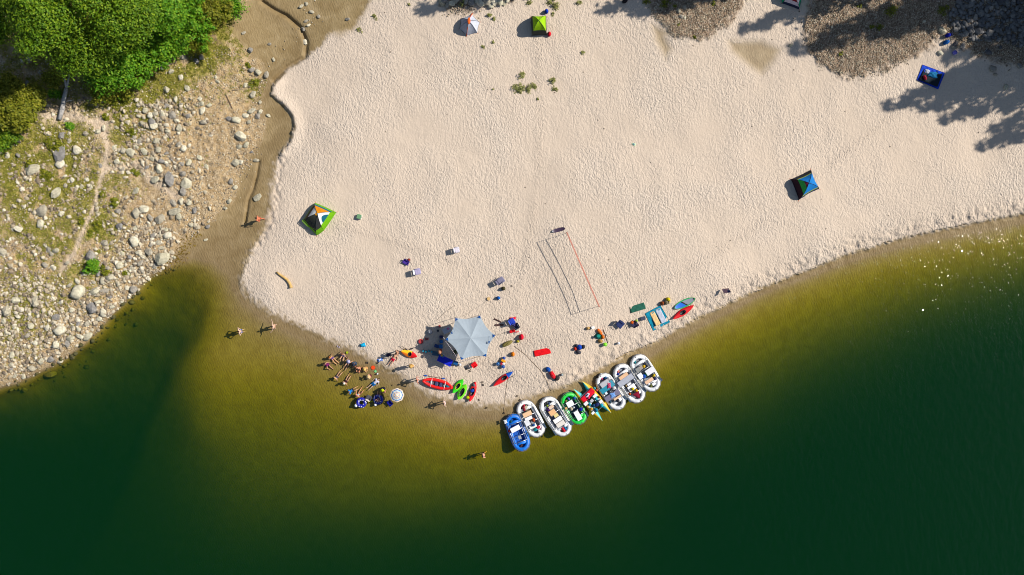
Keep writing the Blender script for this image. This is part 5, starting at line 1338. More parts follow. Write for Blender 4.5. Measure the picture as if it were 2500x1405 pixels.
for q in [(1231,874,7,(20,90,190),'blue bucket at the top of the bucket cluster'),(1216,888,8,(15,110,180),'teal-blue bucket at the left of the bucket cluster'),(1229,895,8,(15,100,190),'blue bucket at the bottom of the bucket cluster'),(1230,888,6,(245,245,245),'white bucket in the middle of the bucket cluster'),(1225,888,6,(228,25,70),'red bucket in the middle of the bucket cluster')]:
    onsand('bucket',q[0],q[1],q[2],q[2],.36,q[3],q[4],'bucket',col2=tuple(max(0,c-15) for c in q[3]))
bx(1229,881,11,6,.35,(250,170,20),'orange crate in the bucket cluster','crate',28,name='crate')
onsand('heap',1215,783,20,4,.07,(90,65,62),'upper of two brown folded pole bags beside the canopy','pole bag',25,name='pole_bag',col2=(60,42,40))
onsand('heap',1219,794,22,5,.07,(110,85,80),'lower of two brown folded pole bags beside the canopy','pole bag',-3,name='pole_bag',col2=(70,50,48))
onsand('chair',1159,890,13,12,.7,(240,15,30),'bright red camp chair below the canopy','camp chair',-35)
onsand('shoes',1139,901,7,5,.05,(90,80,70),'brown sandals in front of the bright red camp chair','sandals',-20)
onsand('shoes',1147,906,8,6,.05,(80,75,65),'second pair of brown sandals nearer the kayaks','sandals',-30)
onsand('mat',1324,860,40,15,.06,(242,10,25),'plain red sleeping mat alone on the sand','mat',-12)
onsand('mat',1556,752,38,16,.06,(40,105,85),'dark green sleeping mat on the sand','mat',-17)
onsand('sack',1414,848,13,13,.45,(15,70,185),'round blue dry bag in the dark cluster right of the red mat','bag')
onsand('sack',1404,852,7,8,.4,(230,60,30),'red bag at the left of the dark cluster','bag')
onsand('sack',1412,860,13,9,.35,(72,72,82),'grey bag at the bottom of the dark cluster','bag',20)
onsand('sack',1424,847,8,10,.4,(64,62,66),'charcoal bag at the right of the dark cluster','bag',20)
onsand('sack',1407,844,8,7,.35,(60,60,75),'slate bag behind the round blue dry bag','bag',20)
onsand('sack',1338,902,13,11,.45,(15,85,180),'blue round dry bag nearest the green raft','bag',30)
onsand('bag',1349,916,19,11,.35,(228,25,40),'red dry bag with straps nearest the green raft','bag',60)
onsand('sack',1359,923,13,13,.4,(55,50,50),'black bag below the strapped red dry bag','bag',40)
onsand('bottle',1372,915,8,6,.35,(20,105,105),'dark teal jug right of the strapped red dry bag','jug',0,name='water_jug')
onsand('sack',1435,802,9,7,.35,(225,180,110),'tan bag above the orange bags','bag',-20)
bx(1447,800,8,7,.3,(245,240,232),'white box beside the tan bag','box',-20,name='storage_box')
onsand('bag',1464,811,17,8,.35,(245,120,35),'long orange dry bag of the orange heap','bag',50)
onsand('sack',1471,823,9,10,.4,(235,125,25),'orange mesh ball bag of the orange heap','bag')
onsand('heap',1460,821,12,16,.5,(15,115,105),'teal tarp bundle of the orange heap','tarp',-70,name='tarp_bundle',col2=(20,150,135))
onsand('sack',1465,833,12,9,.4,(195,150,80),'straw-coloured bag at the foot of the orange heap','bag',15)
onsand('bucket',1477,841,9,9,.42,(130,235,20),'lime bucket below the orange heap','bucket',0,col2=(150,240,40))
onsand('bucket',1510,838,6,6,.36,(240,238,240),'white bucket alone near the shore berm','bucket')
G('chair',1513,792,18,17,.75,(45,60,110),'navy round camp chair alone on the sand','camp chair',40)
G('chair',1547,791,16,15,.7,(60,62,95),'dark camp chair heaped with bright clothes','camp chair',-120)
G('heap',1543,788,7,7,.2,(240,110,30),'orange top on the heaped camp chair','clothing',20,hz(1547,791) + .36)
G('heap',1554,784,6,6,.2,(170,210,30),'lime top on the heaped camp chair','clothing',50,hz(1547,791) + .36)
onsand('sack',1556,794,7,7,.35,(95,30,40),'dark red bag beside the heaped camp chair','bag')
bx(1569,778,12,9,.25,(70,76,96),'flat slate box left of the turquoise tarp','box',-20,name='storage_box')
def tarp(pts, col, label, name='ground_tarp', dz=.035, n_=14):
    q = [at(*p) for p in pts]; o = q[0].copy(); q = [a - o for a in q]
    r = empty(name, o, 0, label, 'tarp')
    MB().grid(lambda u, v: (q[0] * (1 - u) + q[1] * u) * (1 - v) + (q[3] * (1 - u) + q[2] * u) * v + Vector((0, 0, dz + .025 * math.sin(u * 21 + v * 4) * math.sin(v * 17 - u * 5) + R.uniform(0, .02))), n_, n_, thick=.02, smooth=False).build('sheet', soft(*col), r)
    MB().tube([a + Vector((0, 0, dz + .015)) for a in q], .018, 6, closed=True).build('hem', soft(*[max(0, c - 35) for c in col]), r)
    return r
tarp([(1575,766),(1612,746),(1636,787),(1595,808)], (5,145,175), 'turquoise ground tarp with two sleeping pads on it')
G('mat',1599,778,36,12,.08,(252,212,150),'tan sleeping pad on the turquoise tarp','mat',63,hz(1599,778)+.05)
G('mat',1613,771,37,13,.08,(206,212,226),'pale silver sleeping pad on the turquoise tarp','mat',63,hz(1613,771)+.05)
onsand('sack',1616,741,9,10,.45,(150,75,30),'rust brown bag at the upper corner of the turquoise tarp','bag')
onsand('sack',1625,739,11,11,.45,(130,120,95),'grey-olive bag between the brown and yellow ones','bag')
onsand('sack',1630,731,10,9,.45,(235,215,15),'yellow bag above the turquoise tarp','bag',20)
onsand('heap',1634,736,6,10,.2,(225,200,140),'cream cloth beside the yellow bag','cloth',10)
# flag on a leaning pole
b0 = at(1757,719); r = empty('flag', b0, 0, 'red white and blue striped flag on a leaning pole in the sand', 'flag')
t1 = W(1786,714,b0.z + 1.35) - b0
MB().tube([(0, 0, -.2), t1 * .5, t1], [.016, .014, .01], 7).build('pole', ALU, r)
ax = t1.normalized(); sd = Vector((-.25, .55, -.35)).normalized()
fl0 = t1 * .38
def fp(u, v): return fl0 + ax * (u * .95) + sd * (v * .55) + Vector((0, 0, .06 * math.sin(u * 9) * v))
MB().grid(fp, 14, 13, mfn=lambda u, v: 2 if (u > .6 and v < .54) else (0 if int(v * 13) % 2 == 0 else 1)).build('cloth', [soft(205,30,55), soft(240,238,240), soft(45,45,110)], r)
# --- chairs and odds out on the open sand
G('chair',1116,611,14,13,.75,(238,232,242),'white beach chair farthest up the open sand','beach chair',-10,name='beach_chair')
G('chair',1020,664,18,14,.75,(190,180,215),'pale violet beach chair with a white towel on it','beach chair',-12,name='beach_chair',col2=(240,240,245))
G('chair',992,641,13,15,.5,(80,55,160),'small purple low chair on the open sand','beach chair',120,name='beach_chair',col2=(95,70,180))
G('heap',998,635,6,7,.15,(150,60,50),'rust red cloth beside the small purple chair','cloth',30)
G('chair',1222,686,22,14,.7,(140,136,160),'grey lounge chair above the canopy','beach chair',-35,name='lounge_chair',col2=(120,116,140))
onsand('sack',1229,705,10,9,.5,(75,70,40),'olive bag below the grey lounge chair','bag')
onsand('sack',1217,728,9,8,.45,(15,105,200),'bright blue bag between the canopy and the lounge chair','bag',20)
onsand('bottle',1219,731,4,4,.3,(240,240,240),'white bottle beside the bright blue bag','bottle')
onsand('disc',1193,730,8,8,.14,(235,195,130),'straw hat on the sand left of the bright blue bag','hat',0,name='sun_hat')
onsand('shoes',1249,699,5,4,.05,(50,50,50),'dark sandals right of the olive bag','sandals',-20)
bx(878,530,11,11,.36,(120,165,120),'green-lidded cooler on the sand near the green dome tent','cooler',15,col2=(235,240,240))
onsand('heap',1547,353,9,6,.08,(205,235,190),'small pale towel with a blue spot far up the beach','towel',20,name='towel',col2=(40,110,170))
kayak((1379,558),(1348,566),8.5,[plastic(70,52,75),plastic(70,52,75)],'dark purple skimboard lying by the volleyball net',(0,0,0),name='skimboard',h=.06,flatdeck=True,sharp=5,grp='boards')
onsand('heap',886,843,13,9,.25,(0,165,215),'cyan beach towel bundle by the waterline','towel',-15,name='towel_bundle',col2=(20,185,230))
onsand('disc',848,861,6,8,.12,(175,195,20),'lime bowl by the bathers at the waterline','bowl')
onsand('heap',846,874,4,6,.1,(60,40,50),'small dark bag by the bathers','bag',0,name='bag')
onsand('shoes',826,847,5,8,.08,(200,190,215),'silver shoes at the waterline above the bathers','shoes',-70,name='shoes')
onsand('disc',911,898,10,10,.04,(250,80,20),'orange flying disc on the wet sand','flying disc',name='flying_disc')
onsand('disc',917,907,6,5,.06,(130,215,140),'pale green dish on the wet sand below the orange disc','dish',name='dish')
onsand('bottle',922,913,4,4,.3,(225,225,235),'white bottle standing on the wet sand','bottle')
onsand('shoes',896,886,6,6,.06,(55,50,50),'black sandals above the bathers','sandals',80)
onsand('shoes',922,886,7,6,.06,(60,60,55),'dark sandals beside the blue towel','sandals',30)
onsand('heap',928,879,13,7,.15,(70,130,225),'blue and white towel at the waterline','towel',-20,name='towel',col2=(235,240,250))
onsand('sack',949,867,11,7,.3,(40,35,75),'dark navy bag on the sand left of the orange kayak','bag',-20)
onsand('shoes',957,941,4,3,.05,(60,45,40),'brown sandals above the umbrella','sandals',-40)
for i,(x,y,a) in enumerate([(1177,934,20),(1179,940,70),(1262,967,0),(1269,977,20),(1230,1009,30),(1187,996,10),(1169,977,-40)]):
    onsand('shoes',x,y,6,5,.05,(70,60,50),['dark sandals left of the half blue half red kayak','second dark pair of sandals by the half blue half red kayak','flip-flops above the white raft next to the blue raft','wet shoes at the bow of the white raft next to the blue raft','shoes at the bow of the blue raft','dark sandals on the damp sand left of the blue raft','worn sandals right of the loaded red kayak'][i],'sandals',a,group='sandals on the sand')
# --- bags by the tents
onsand('sack',1334,30,9,10,.55,(10,60,190),'blue dry bag at the upper corner of the lime tent','bag')
onsand('sack',1341,85,8,11,.45,(232,10,40),'red dry bag at the lower corner of the lime tent','bag')
onsand('sack',1525,5,13,8,.5,(30,28,36),'black bag at the top edge of the sand','bag',-20)
onsand('sack',2312,88,12,9,.5,(5,30,170),'deep blue bag by the rubble pile','bag',-20)
onsand('sack',2308,105,15,10,.45,(10,95,175),'teal-blue bag below the deep blue bag by the rubble pile','bag',-25)
onsand('sack',2329,130,10,10,.45,(125,120,225),'violet striped bag below the rubble pile','bag',0,col2=(235,235,250))
onsand('sack',2319,86,8,8,.4,(15,25,90),'navy bag right of the deep blue bag by the rubble pile','bag')
tarp([(2252,159),(2306,179),(2290,219),(2238,196)], (15,75,215), 'royal blue tarp with an open bed on it', n_=12)
zb = hz(2270,188)
G('mat',2272,188,46,34,.10,(25,40,50),'dark double sleeping mat on the royal blue tarp','mat',21,zb+.05)
G('heap',2277,183,22,13,.22,(15,115,165),'teal sleeping bag on the dark mat','sleeping bag',10,zb+.15,name='sleeping_bag')
G('heap',2264,175,11,9,.14,(200,205,220),'white pillow on the dark mat','pillow',15,zb+.15,name='pillow')
G('bag',2257,191,12,6,.2,(170,25,55),'red stuff sack on the dark mat','bag',65,zb+.15)
# ropes on the beach
def rope(pts, label, rad=.018, col=(150,125,95)):
    q = [at(x, y, .03) for x, y in pts]; o = q[0].copy(); mb = MB(); mb.tube([a - o for a in q], rad, 5)
    tag(mb.build('mooring_rope', M(C(*col), .9, .2, 20, .2), loc=o), label, 'rope')
rope([(1240,925),(1236,950),(1233,975),(1230,1000),(1232,1012)], 'mooring rope running up the sand from the blue raft')
rope([(1255,845),(1285,868),(1300,885),(1320,905),(1335,930),(1345,955)], 'long rope from the canopy to the white raft left of the green one')
rope([(1472,805),(1477,815),(1480,825),(1484,838)], 'black strap beside the orange heap', .03, (40,35,35))
# ---------------------------------------------------------------- tents
POLE = metal(60, 62, 70)
def tent(base, apex, h, panels, label, name='dome_tent', bulge=.75, floor=(60, 62, 70), inset=.10, patch=None):
    """base corners and apex as photo pixels; panels[i] = bands (t0,t1,colour) between corner i and i+1"""
    bpts = [at(*p) for p in base]; o = sum(bpts, Vector()) / len(bpts)
    ap = W(apex[0], apex[1], o.z + h)
    root = empty(name, o, 0, label, 'tent', 'tents on the beach')
    b = [p - o for p in bpts]; a = ap - o; n_ = len(b)
    def pole(i, t):
        q = b[i].lerp(a, t); q.z = b[i].z * (1 - t) + a.z * math.sin(math.pi / 2 * t) ** bulge
        return q
    for i in range(n_):
        j = (i + 1) % n_
        for (t0, t1, col) in panels[i]:
            def f(u, v, t0=t0, t1=t1):
                t = t0 + (t1 - t0) * v
                p = pole(i, t).lerp(pole(j, t), u)
                c = Vector((a.x * t, a.y * t, p.z))
                k = inset * math.sin(math.pi * u) * (1 - t * .6)
                return p.lerp(Vector((0, 0, p.z)) if t < .02 else c, k) + Vector((0, 0, -.03 * math.sin(math.pi * u) * t))
            MB().grid(f, 8, 8).build('panel', col if not isinstance(col, tuple) else cloth(*col), root)
            if patch and patch[0] == i and t0 > .1:
                tb, ru, rt, pc = patch[1:]
                MB().grid(lambda u, v: f(.5 + ru * v * math.cos(math.pi * u), (tb + rt * v * math.sin(math.pi * u) - t0) / (t1 - t0)) + Vector((.02, 0, .03)), 12, 5).build('window_panel', cloth(*pc), root)
        MB().tube([pole(i, k / 10) + Vector((0, 0, .012)) for k in range(11)], .016, 6).build('pole', POLE, root)
        MB().tube([b[i] + Vector((0, 0, .02)), b[i] * 1.12 + Vector((0, 0, .0))], .014, 5).build('stake_loop', ORANGE_C, root)
    mb = MB(); mb.v = [tuple(p * .97 + Vector((0, 0, .03))) for p in b]; mb.f = [tuple(range(n_))]; mb.m = [0]; mb.s = [False]
    mb.build('floor', cloth(*floor), root)
    return root
ORANGE_C = cloth(240, 110, 50)
def mesh_cloth(r, g, b, al): return M(C(r, g, b), .8, .1, 9, .1, alpha=al)
t = tent([(1126,46),(1152,36),(1171,55),(1165,81),(1139,88),(1121,71)], (1145,52), 1.25,
     [[(0, 1, (190, 196, 210))], [(0, 1, (200, 206, 220))], [(0, 1, (212, 218, 232))], [(0, 1, (180, 188, 204))], [(0, 1, (176, 182, 198))], [(0, 1, (176, 182, 198))]],
     'grey dome tent with an orange stripe over its top', inset=.05)
o = Vector(t.location); ap = W(1145,52,o.z+1.28) - o
MB().tube([at(1139,89,.05) - o, (at(1139,89) - o).lerp(ap, .5) + Vector((0, 0, .28)), ap, (at(1153,34) - o).lerp(ap, .5) + Vector((0, 0, .28)), at(1154,33,.05) - o], .045, 8, flat=.5).build('orange_strip', cloth(245, 105, 50), t)
MB().ball(ap + Vector((0, .02, .01)), (.16, .36, .06), 14).build('orange_cap', cloth(250, 115, 45), t)
t = tent([(1296,44),(1334,43),(1335,87),(1298,88)], (1315,50), 1.75, [[(0, .18, (60, 66, 60)), (.18, 1, (160, 210, 10))], [(0, .12, (60, 66, 60)), (.12, 1, (160, 212, 12))], [(0, .2, (62, 66, 62)), (.2, 1, (156, 205, 10))], [(0, .18, (60, 66, 60)), (.18, 1, (150, 200, 8))]],
     'square lime green tent with dark lower walls', bulge=.5, inset=.05)
t = tent([(770,496),(821,519),(791,563),(774,575),(741,540)], (775,521), 1.6,
     [[(0, .15, (118, 185, 15)), (.15, .3, (20, 110, 130)), (.3, .85, (225, 140, 10)), (.85, 1, (245, 165, 15))], [(0, .27, (122, 190, 12)), (.27, 1, (245, 247, 248))],
      [(0, .2, (112, 178, 15)), (.2, 1, mesh_cloth(60, 62, 60, .72))], [(0, .12, (118, 185, 25)), (.12, .85, mesh_cloth(70, 72, 60, .7)), (.85, 1, (245, 160, 20))], [(0, .16, (120, 170, 20)), (.16, .4, (90, 60, 50)), (.4, .85, (225, 228, 230)), (.85, 1, (245, 165, 20))]],
     'green dome tent with white orange and blue panels and a mesh side', floor=(30, 70, 130), bulge=.6, inset=-.03, patch=(1, .27, .30, .30, (15, 105, 130)))
o = Vector(t.location)
MB().tube([at(770,497,.1) - o, W(752,527,o.z+.55) - o, at(741,541,.55) - o, W(751,553,o.z+.45) - o, at(774,562,.3) - o], .035, 7).build('door_piping', cloth(170, 225, 40), t)
t = tent([(1978,416),(1999,462),(1950,489),(1930,438)], (1975,447), 1.45,
     [[(0, .16, (70, 62, 70)), (.16, 1, (10, 125, 205))], [(0, .16, (40, 60, 100)), (.16, .22, (190, 205, 20)), (.22, 1, (10, 128, 210))], [(0, .3, (55, 25, 40)), (.3, .66, (55, 190, 80)), (.66, 1, (110, 20, 60))], [(0, .24, (40, 45, 62)), (.24, .3, (190, 205, 20)), (.3, 1, (10, 120, 200))]],
     'blue dome tent with a green stripe and dark sides', bulge=.6, inset=.08)
t = tent([(1903,-12),(1964,-24),(1951,24),(1909,9)], (1932,-18), 1.2, [[(0, 1, (200, 60, 70))], [(0, .2, (25, 170, 120)), (.2, 1, (238, 225, 230))], [(0, .12, (40, 50, 80)), (.12, .34, (238, 220, 228)), (.34, .75, (150, 25, 40)), (.75, 1, (238, 220, 228))], [(0, .35, (25, 170, 120)), (.35, 1, (220, 200, 205))]],
     'small red and white tent with green edges at the top edge', inset=.06)

# ---------------------------------------------------------------- shade canopy
cc = [(1112,777),(1172,771),(1209,820),(1187,871),(1126,879),(1088,829)]
g0 = hz(1149, 827); zt = g0 + 2.85; zp = g0 + 3.02
o = W(1149, 827, g0); o.z = g0
canopy = empty('shade_canopy', o, 0, 'large pale grey six-cornered shade canopy with blue corners', 'canopy')
ck = [W(x, y, zt) - o for x, y in cc]; ctr = W(1149, 826, zp) - o
SHADE = M(C(184, 198, 208), .7, .05, 2.0, .25, bscale=3.0, trans=.10)
for i in range(6):
    a, b = ck[i], ck[(i + 1) % 6]
    def f(u, v, a=a, b=b):
        e = a.lerp(b, u); e = e.lerp(ctr, .095 * math.sin(math.pi * u)); e.z = a.z - .10 * math.sin(math.pi * u)
        p = ctr.lerp(e, v); p.z += .0 - .05 * math.sin(math.pi * v) + .018 * math.sin(u * 34) * v * max(0, v - .45)
        return p
    MB().grid(f, 18, 14).build('panel', SHADE, canopy)
    q = a.lerp(ctr, .10); s1 = a.lerp(b, .09).lerp(ctr, .06); s2 = a.lerp(ck[i - 1], .09).lerp(ctr, .06)
    up = Vector((0, 0, .03)); mb = MB(); mb.v = [tuple(a * 1.01 + up), tuple(s1 + up), tuple(q + up), tuple(s2 + up)]; mb.f = [(0, 1, 2, 3)]; mb.m = [0]; mb.s = [False]
    mb.build('corner_patch', cloth(15, 85, 165), canopy)
    MB().tube([(a.x, a.y, -.1), (a.x, a.y, a.z + .05)], .022, 8).build('corner_pole', ALU, canopy)
    d = Vector((a.x, a.y, 0)); st = d * 1.62 + Vector((0, 0, .03))
    MB().tube([a, st], .008, 5).build('guy_line', M(C(120, 110, 90), .9, .1, 9, 0), canopy)
    MB().tube([st + Vector((0, 0, -.1)), st + d.normalized() * .03 + Vector((0, 0, .12))], .014, 5).build('stake', ALU, canopy)
MB().tube([(ctr.x, ctr.y, -.1), ctr - Vector((0, 0, .02))], .025, 8).build('centre_pole', ALU, canopy)
for (x, y, rz_) in ((1103,813,-.9),(1194,836,-1.1)):          # small printed blue emblem and line
    p = W(x, y, zt + .13) - o
    mb = MB(); mb.box(p, (.24, .09, .012), rz_); mb.box(p, (.09, .24, .010), rz_ + .5); mb.box(p + Vector((.25 * math.cos(rz_ * 1.2), .25 * math.sin(rz_ * 1.2) * -1 * (1 if x > 1150 else 1), 0)) * 1.6, (.5, .02, .006), rz_ - .3)
    mb.build('printed_emblem', cloth(40, 90, 150), canopy)
# string of little lights along two edges
q = [W(1083,824,g0+2.6),W(1086,832,g0+2.7),W(1100,850,g0+2.5),W(1112,868,g0+2.5),W(1122,884,g0+2.5),W(1142,880,g0+2.6),W(1160,877,g0+2.7)]
sl = empty('string_lights', q[0], 0, 'string of small white lights hung along the lower left canopy edge', 'string lights'); o2 = Vector(q[0])
MB().tube([p - o2 for p in q], .01, 5).build('cable', cloth(225, 205, 215), sl)
for a, b in zip(q, q[1:]):
    for k in range(5):
        p = a.lerp(b, k / 5) - o2
        MB().ball(p + Vector((0, 0, -.04)), (.035, .035, .05), 8).build('bulb', plastic(245, 235, 235), sl)
rope([(1066,783),(1090,760),(1112,745)], 'thin guy rope pegged above the canopy', .010, (120,105,85))

# things in the canopy's shade
G('slab',1088,879,36,17,.75,(10,35,210),'bright blue folding table at the lower corner of the canopy shade','table',25)
ztab = hz(1088,879) + .77
G('box',1080,868,9,7,.28,(60,130,175),'small blue box on the bright blue folding table','box',25,ztab,name='storage_box')
G('disc',1079,868,5,5,.10,(235,180,60),'yellow bowl on the small blue box','bowl',0,ztab+.28)
for (x, y, l, w, c, lab) in [(1078,823,9,8,(10,25,85),'open navy crate in the canopy shade'),(1078,834,8,8,(10,95,165),'blue bin below the navy crate'),(1077,846,9,10,(10,105,175),'light blue cooler in the row in the canopy shade'),(1067,845,11,8,(15,60,125),'dark blue cooler left of the light blue one'),(1113,886,11,9,(15,90,150),'blue tote at the lower canopy corner')]:
    G('box',x,y,l,w,.42,c,lab,'cooler',0 if l < 11 else 20,col2=c)
G('slab',1092,806,20,13,.5,(190,192,205),'low grey table half under the canopy','table',-25)
G('heap',1094,803,5,4,.08,(215,110,160),'pink cloth on the low grey table','cloth',0,hz(1092,806)+.53)
G('bucket',1074,797,6,6,.36,(185,10,25),'red bucket at the edge of the canopy shade','bucket')
G('sack',1050,810,12,13,.45,(190,190,195),'big pale sack in the canopy shade','bag')
G('bucket',1070,808,6,6,.3,(50,50,60),'dark bucket in the canopy shade','bucket')
G('heap',1042,828,8,6,.1,(220,70,45),'red and teal cloth on the shaded sand','cloth',0,col2=(40,130,140))
G('disc',1028,834,12,9,.15,(120,70,60),'brown fire pan at the tip of the canopy shade','fire pan',0,name='fire_pan',col2=(190,60,60))
for i, x in enumerate((1034,1041,1048,1055)):
    G('bottle',x,857 + (i % 2) * 2,7,6,.45,(10,120 + 8 * i,160),['first','second','third','last'][i] + ' teal water jug from the left in the shaded row of four','jug',0,name='water_jug',col2=(60,190,220))
G('chair',1066,863,13,18,.8,(100,130,150),'grey-teal camp chair in the canopy shade','camp chair',100)
G('bucket',1124,890,6,6,.36,(232,232,236),'white bucket outside the lower canopy corner','bucket')
G('sack',1111,860,9,10,.4,(60,75,50),'dark green bag under the lower canopy edge','bag')

# ---------------------------------------------------------------- volleyball net
n0, n1 = at(1380,571), at(1458,749)
net = empty('volleyball_net', n0, 0, 'volleyball net strung between two poles with red tape across the sand', 'net')
d = n1 - n0
for e_ in (Vector((0, 0, 0)), d):
    MB().tube([e_ + Vector((0, 0, -.2)), e_ + Vector((0, 0, 2.4))], .022, 8).build('pole', metal(90, 80, 80), net)
TAPE = cloth(245, 155, 132)
MB().tube([Vector((0, 0, 2.38)), d * .5 + Vector((0, 0, 2.30)), d + Vector((0, 0, 2.38))], .030, 6).build('top_tape', TAPE, net)
MB().tube([Vector((0, 0, 1.62)), d * .33 + Vector((0, 0, 1.52)), d * .66 + Vector((0, 0, 1.5)), d + Vector((0, 0, 1.62))], .028, 6).build('bottom_tape', TAPE, net)
mb = MB()
for k in range(1, 40): mb.tube([d * (k / 40) + Vector((0, 0, 1.53)), d * (k / 40) + Vector((0, 0, 2.34))], .003, 3, cap=False)
for z_ in (1.95,): mb.tube([Vector((0, 0, z_)), d + Vector((0, 0, z_))], .004, 3, cap=False)
mb.build('netting', cloth(70, 60, 60), net)

# ---------------------------------------------------------------- umbrella and swim rings
ub = at(970, 962); ua = W(968.5, 966, 2.15)
um = empty('beach_umbrella', ub, 0, 'white beach umbrella with blue and orange rings standing in the shallows', 'umbrella'); rel = ua - ub
tl = Euler((-.10, .10, 0)).to_matrix()
fr_ = [.0, .18, .27, .36, .42, .46, .53, .74, .84, .89, .945, 1.0]; cols = [0, 1, 0, 2, 0, 1, 3, 4, 0, 1, 0]
RU = .74
mb = MB(); mb.lathe([(max(.004, q * RU), .34 * (1 - q ** 1.35)) for q in fr_], 8, c=rel - Vector((0, 0, .2)), tilt=tl, smooth=False, mis=cols + [0])
mb.f = mb.f[:11 * 8]; mb.m = mb.m[:11 * 8]; mb.s = mb.s[:11 * 8]
mb.build('canopy', [cloth(246, 244, 242), cloth(248, 190, 110), cloth(60, 75, 150), cloth(205, 228, 245), cloth(25, 95, 170)], um)
MB().tube([(0, 0, -.2), rel * .5, rel + Vector((0, 0, .1))], .018, 7).build('pole', ALU, um)
for k in range(8):
    t_ = 2 * math.pi * k / 8; MB().tube([rel + Vector((0, 0, .08)), rel - Vector((0, 0, .2)) + tl @ Vector((math.cos(t_) * RU, math.sin(t_) * RU, -.01))], .008, 5).build('rib', ALU, um)
MB().lathe([(.02, 0), (.03, .06), (.005, .1)], 8, c=rel + Vector((.02, -.02, .13))).build('finial', plastic(240, 235, 225), um)

def star(mb, c, r, nz, rot):
    nz = nz.normalized(); s = nz.cross(Vector((0.3, 1, 0))).normalized(); u = nz.cross(s)
    P = [c + (s * math.cos(rot + k * math.pi / 5) + u * math.sin(rot + k * math.pi / 5)) * (r if k % 2 == 0 else r * .45) for k in range(10)]
    mb.add([c + nz * .004] + P, [(0, 1 + k, 1 + (k + 1) % 10) for k in range(10)])
def ring(px, py, dpx, label, seed):
    rg = random.Random(seed); Ro = dpx / K / 2; r_ = Ro * .33
    root = empty('swim_ring', W(px, py, 0).xy.to_3d() + Vector((0, 0, .04)), 0, label, 'swim ring', 'swim rings in the shallows')
    MB().tube([((Ro - r_) * math.cos(k * math.pi / 18), (Ro - r_) * math.sin(k * math.pi / 18), r_ * .7) for k in range(36)], r_, 14, closed=True, flat=.8).build('ring', vinyl(28, 35, 165), root)
    for k in range(13):
        t_ = k * 2.4; ph = rg.uniform(.5, 2.4)
        nr = Vector((math.cos(t_) * math.cos(ph), math.sin(t_) * math.cos(ph), math.sin(ph)))
        c = Vector(((Ro - r_) * math.cos(t_), (Ro - r_) * math.sin(t_), r_ * .7)) + Vector((nr.x * r_, nr.y * r_, nr.z * r_ * .8)) * 1.02
        mb = MB(); star(mb, c, .085, nr, rg.uniform(0, 2)); mb.build('star', vinyl(245, 246, 250), root)
    MB().tube([(-Ro * .95, 0, r_), (-Ro * 1.05, .08, r_ * 1.1), (-Ro * .95, .16, r_)], .012, 5).build('handle', BLACKP, root)
    return root
ring(883, 983, 26, 'blue swim ring with white stars floating empty in the shallows', 1)
ring(924, 975, 25, 'blue swim ring with white stars and a person in it', 2)
G('ball',870,990,8,8,.3,(235,240,242),'white beach ball against the empty star ring','ball',0,-.06)
G('ball',917,988,7,7,.3,(232,234,240),'white beach ball against the occupied star ring','ball',0,-.06)
G('ball',919,981,5,5,.2,(215,30,100),'small pink ball between the white ball and the star ring','ball',0,-.02)
G('chair',953,984,14,13,.6,(20,30,150),'royal blue low beach chair in the umbrella shade','beach chair',140,-.15,name='beach_chair')
G('chair',902,971,13,13,.6,(85,85,95),'charcoal low beach chair with a white front standing in the shallows','beach chair',-65,-.16,name='beach_chair',col2=(240,225,215))
G('mat',905,981,14,3,.03,(205,200,20),'thin yellow float noodle by the charcoal beach chair','float',-8,-.02,name='pool_noodle')

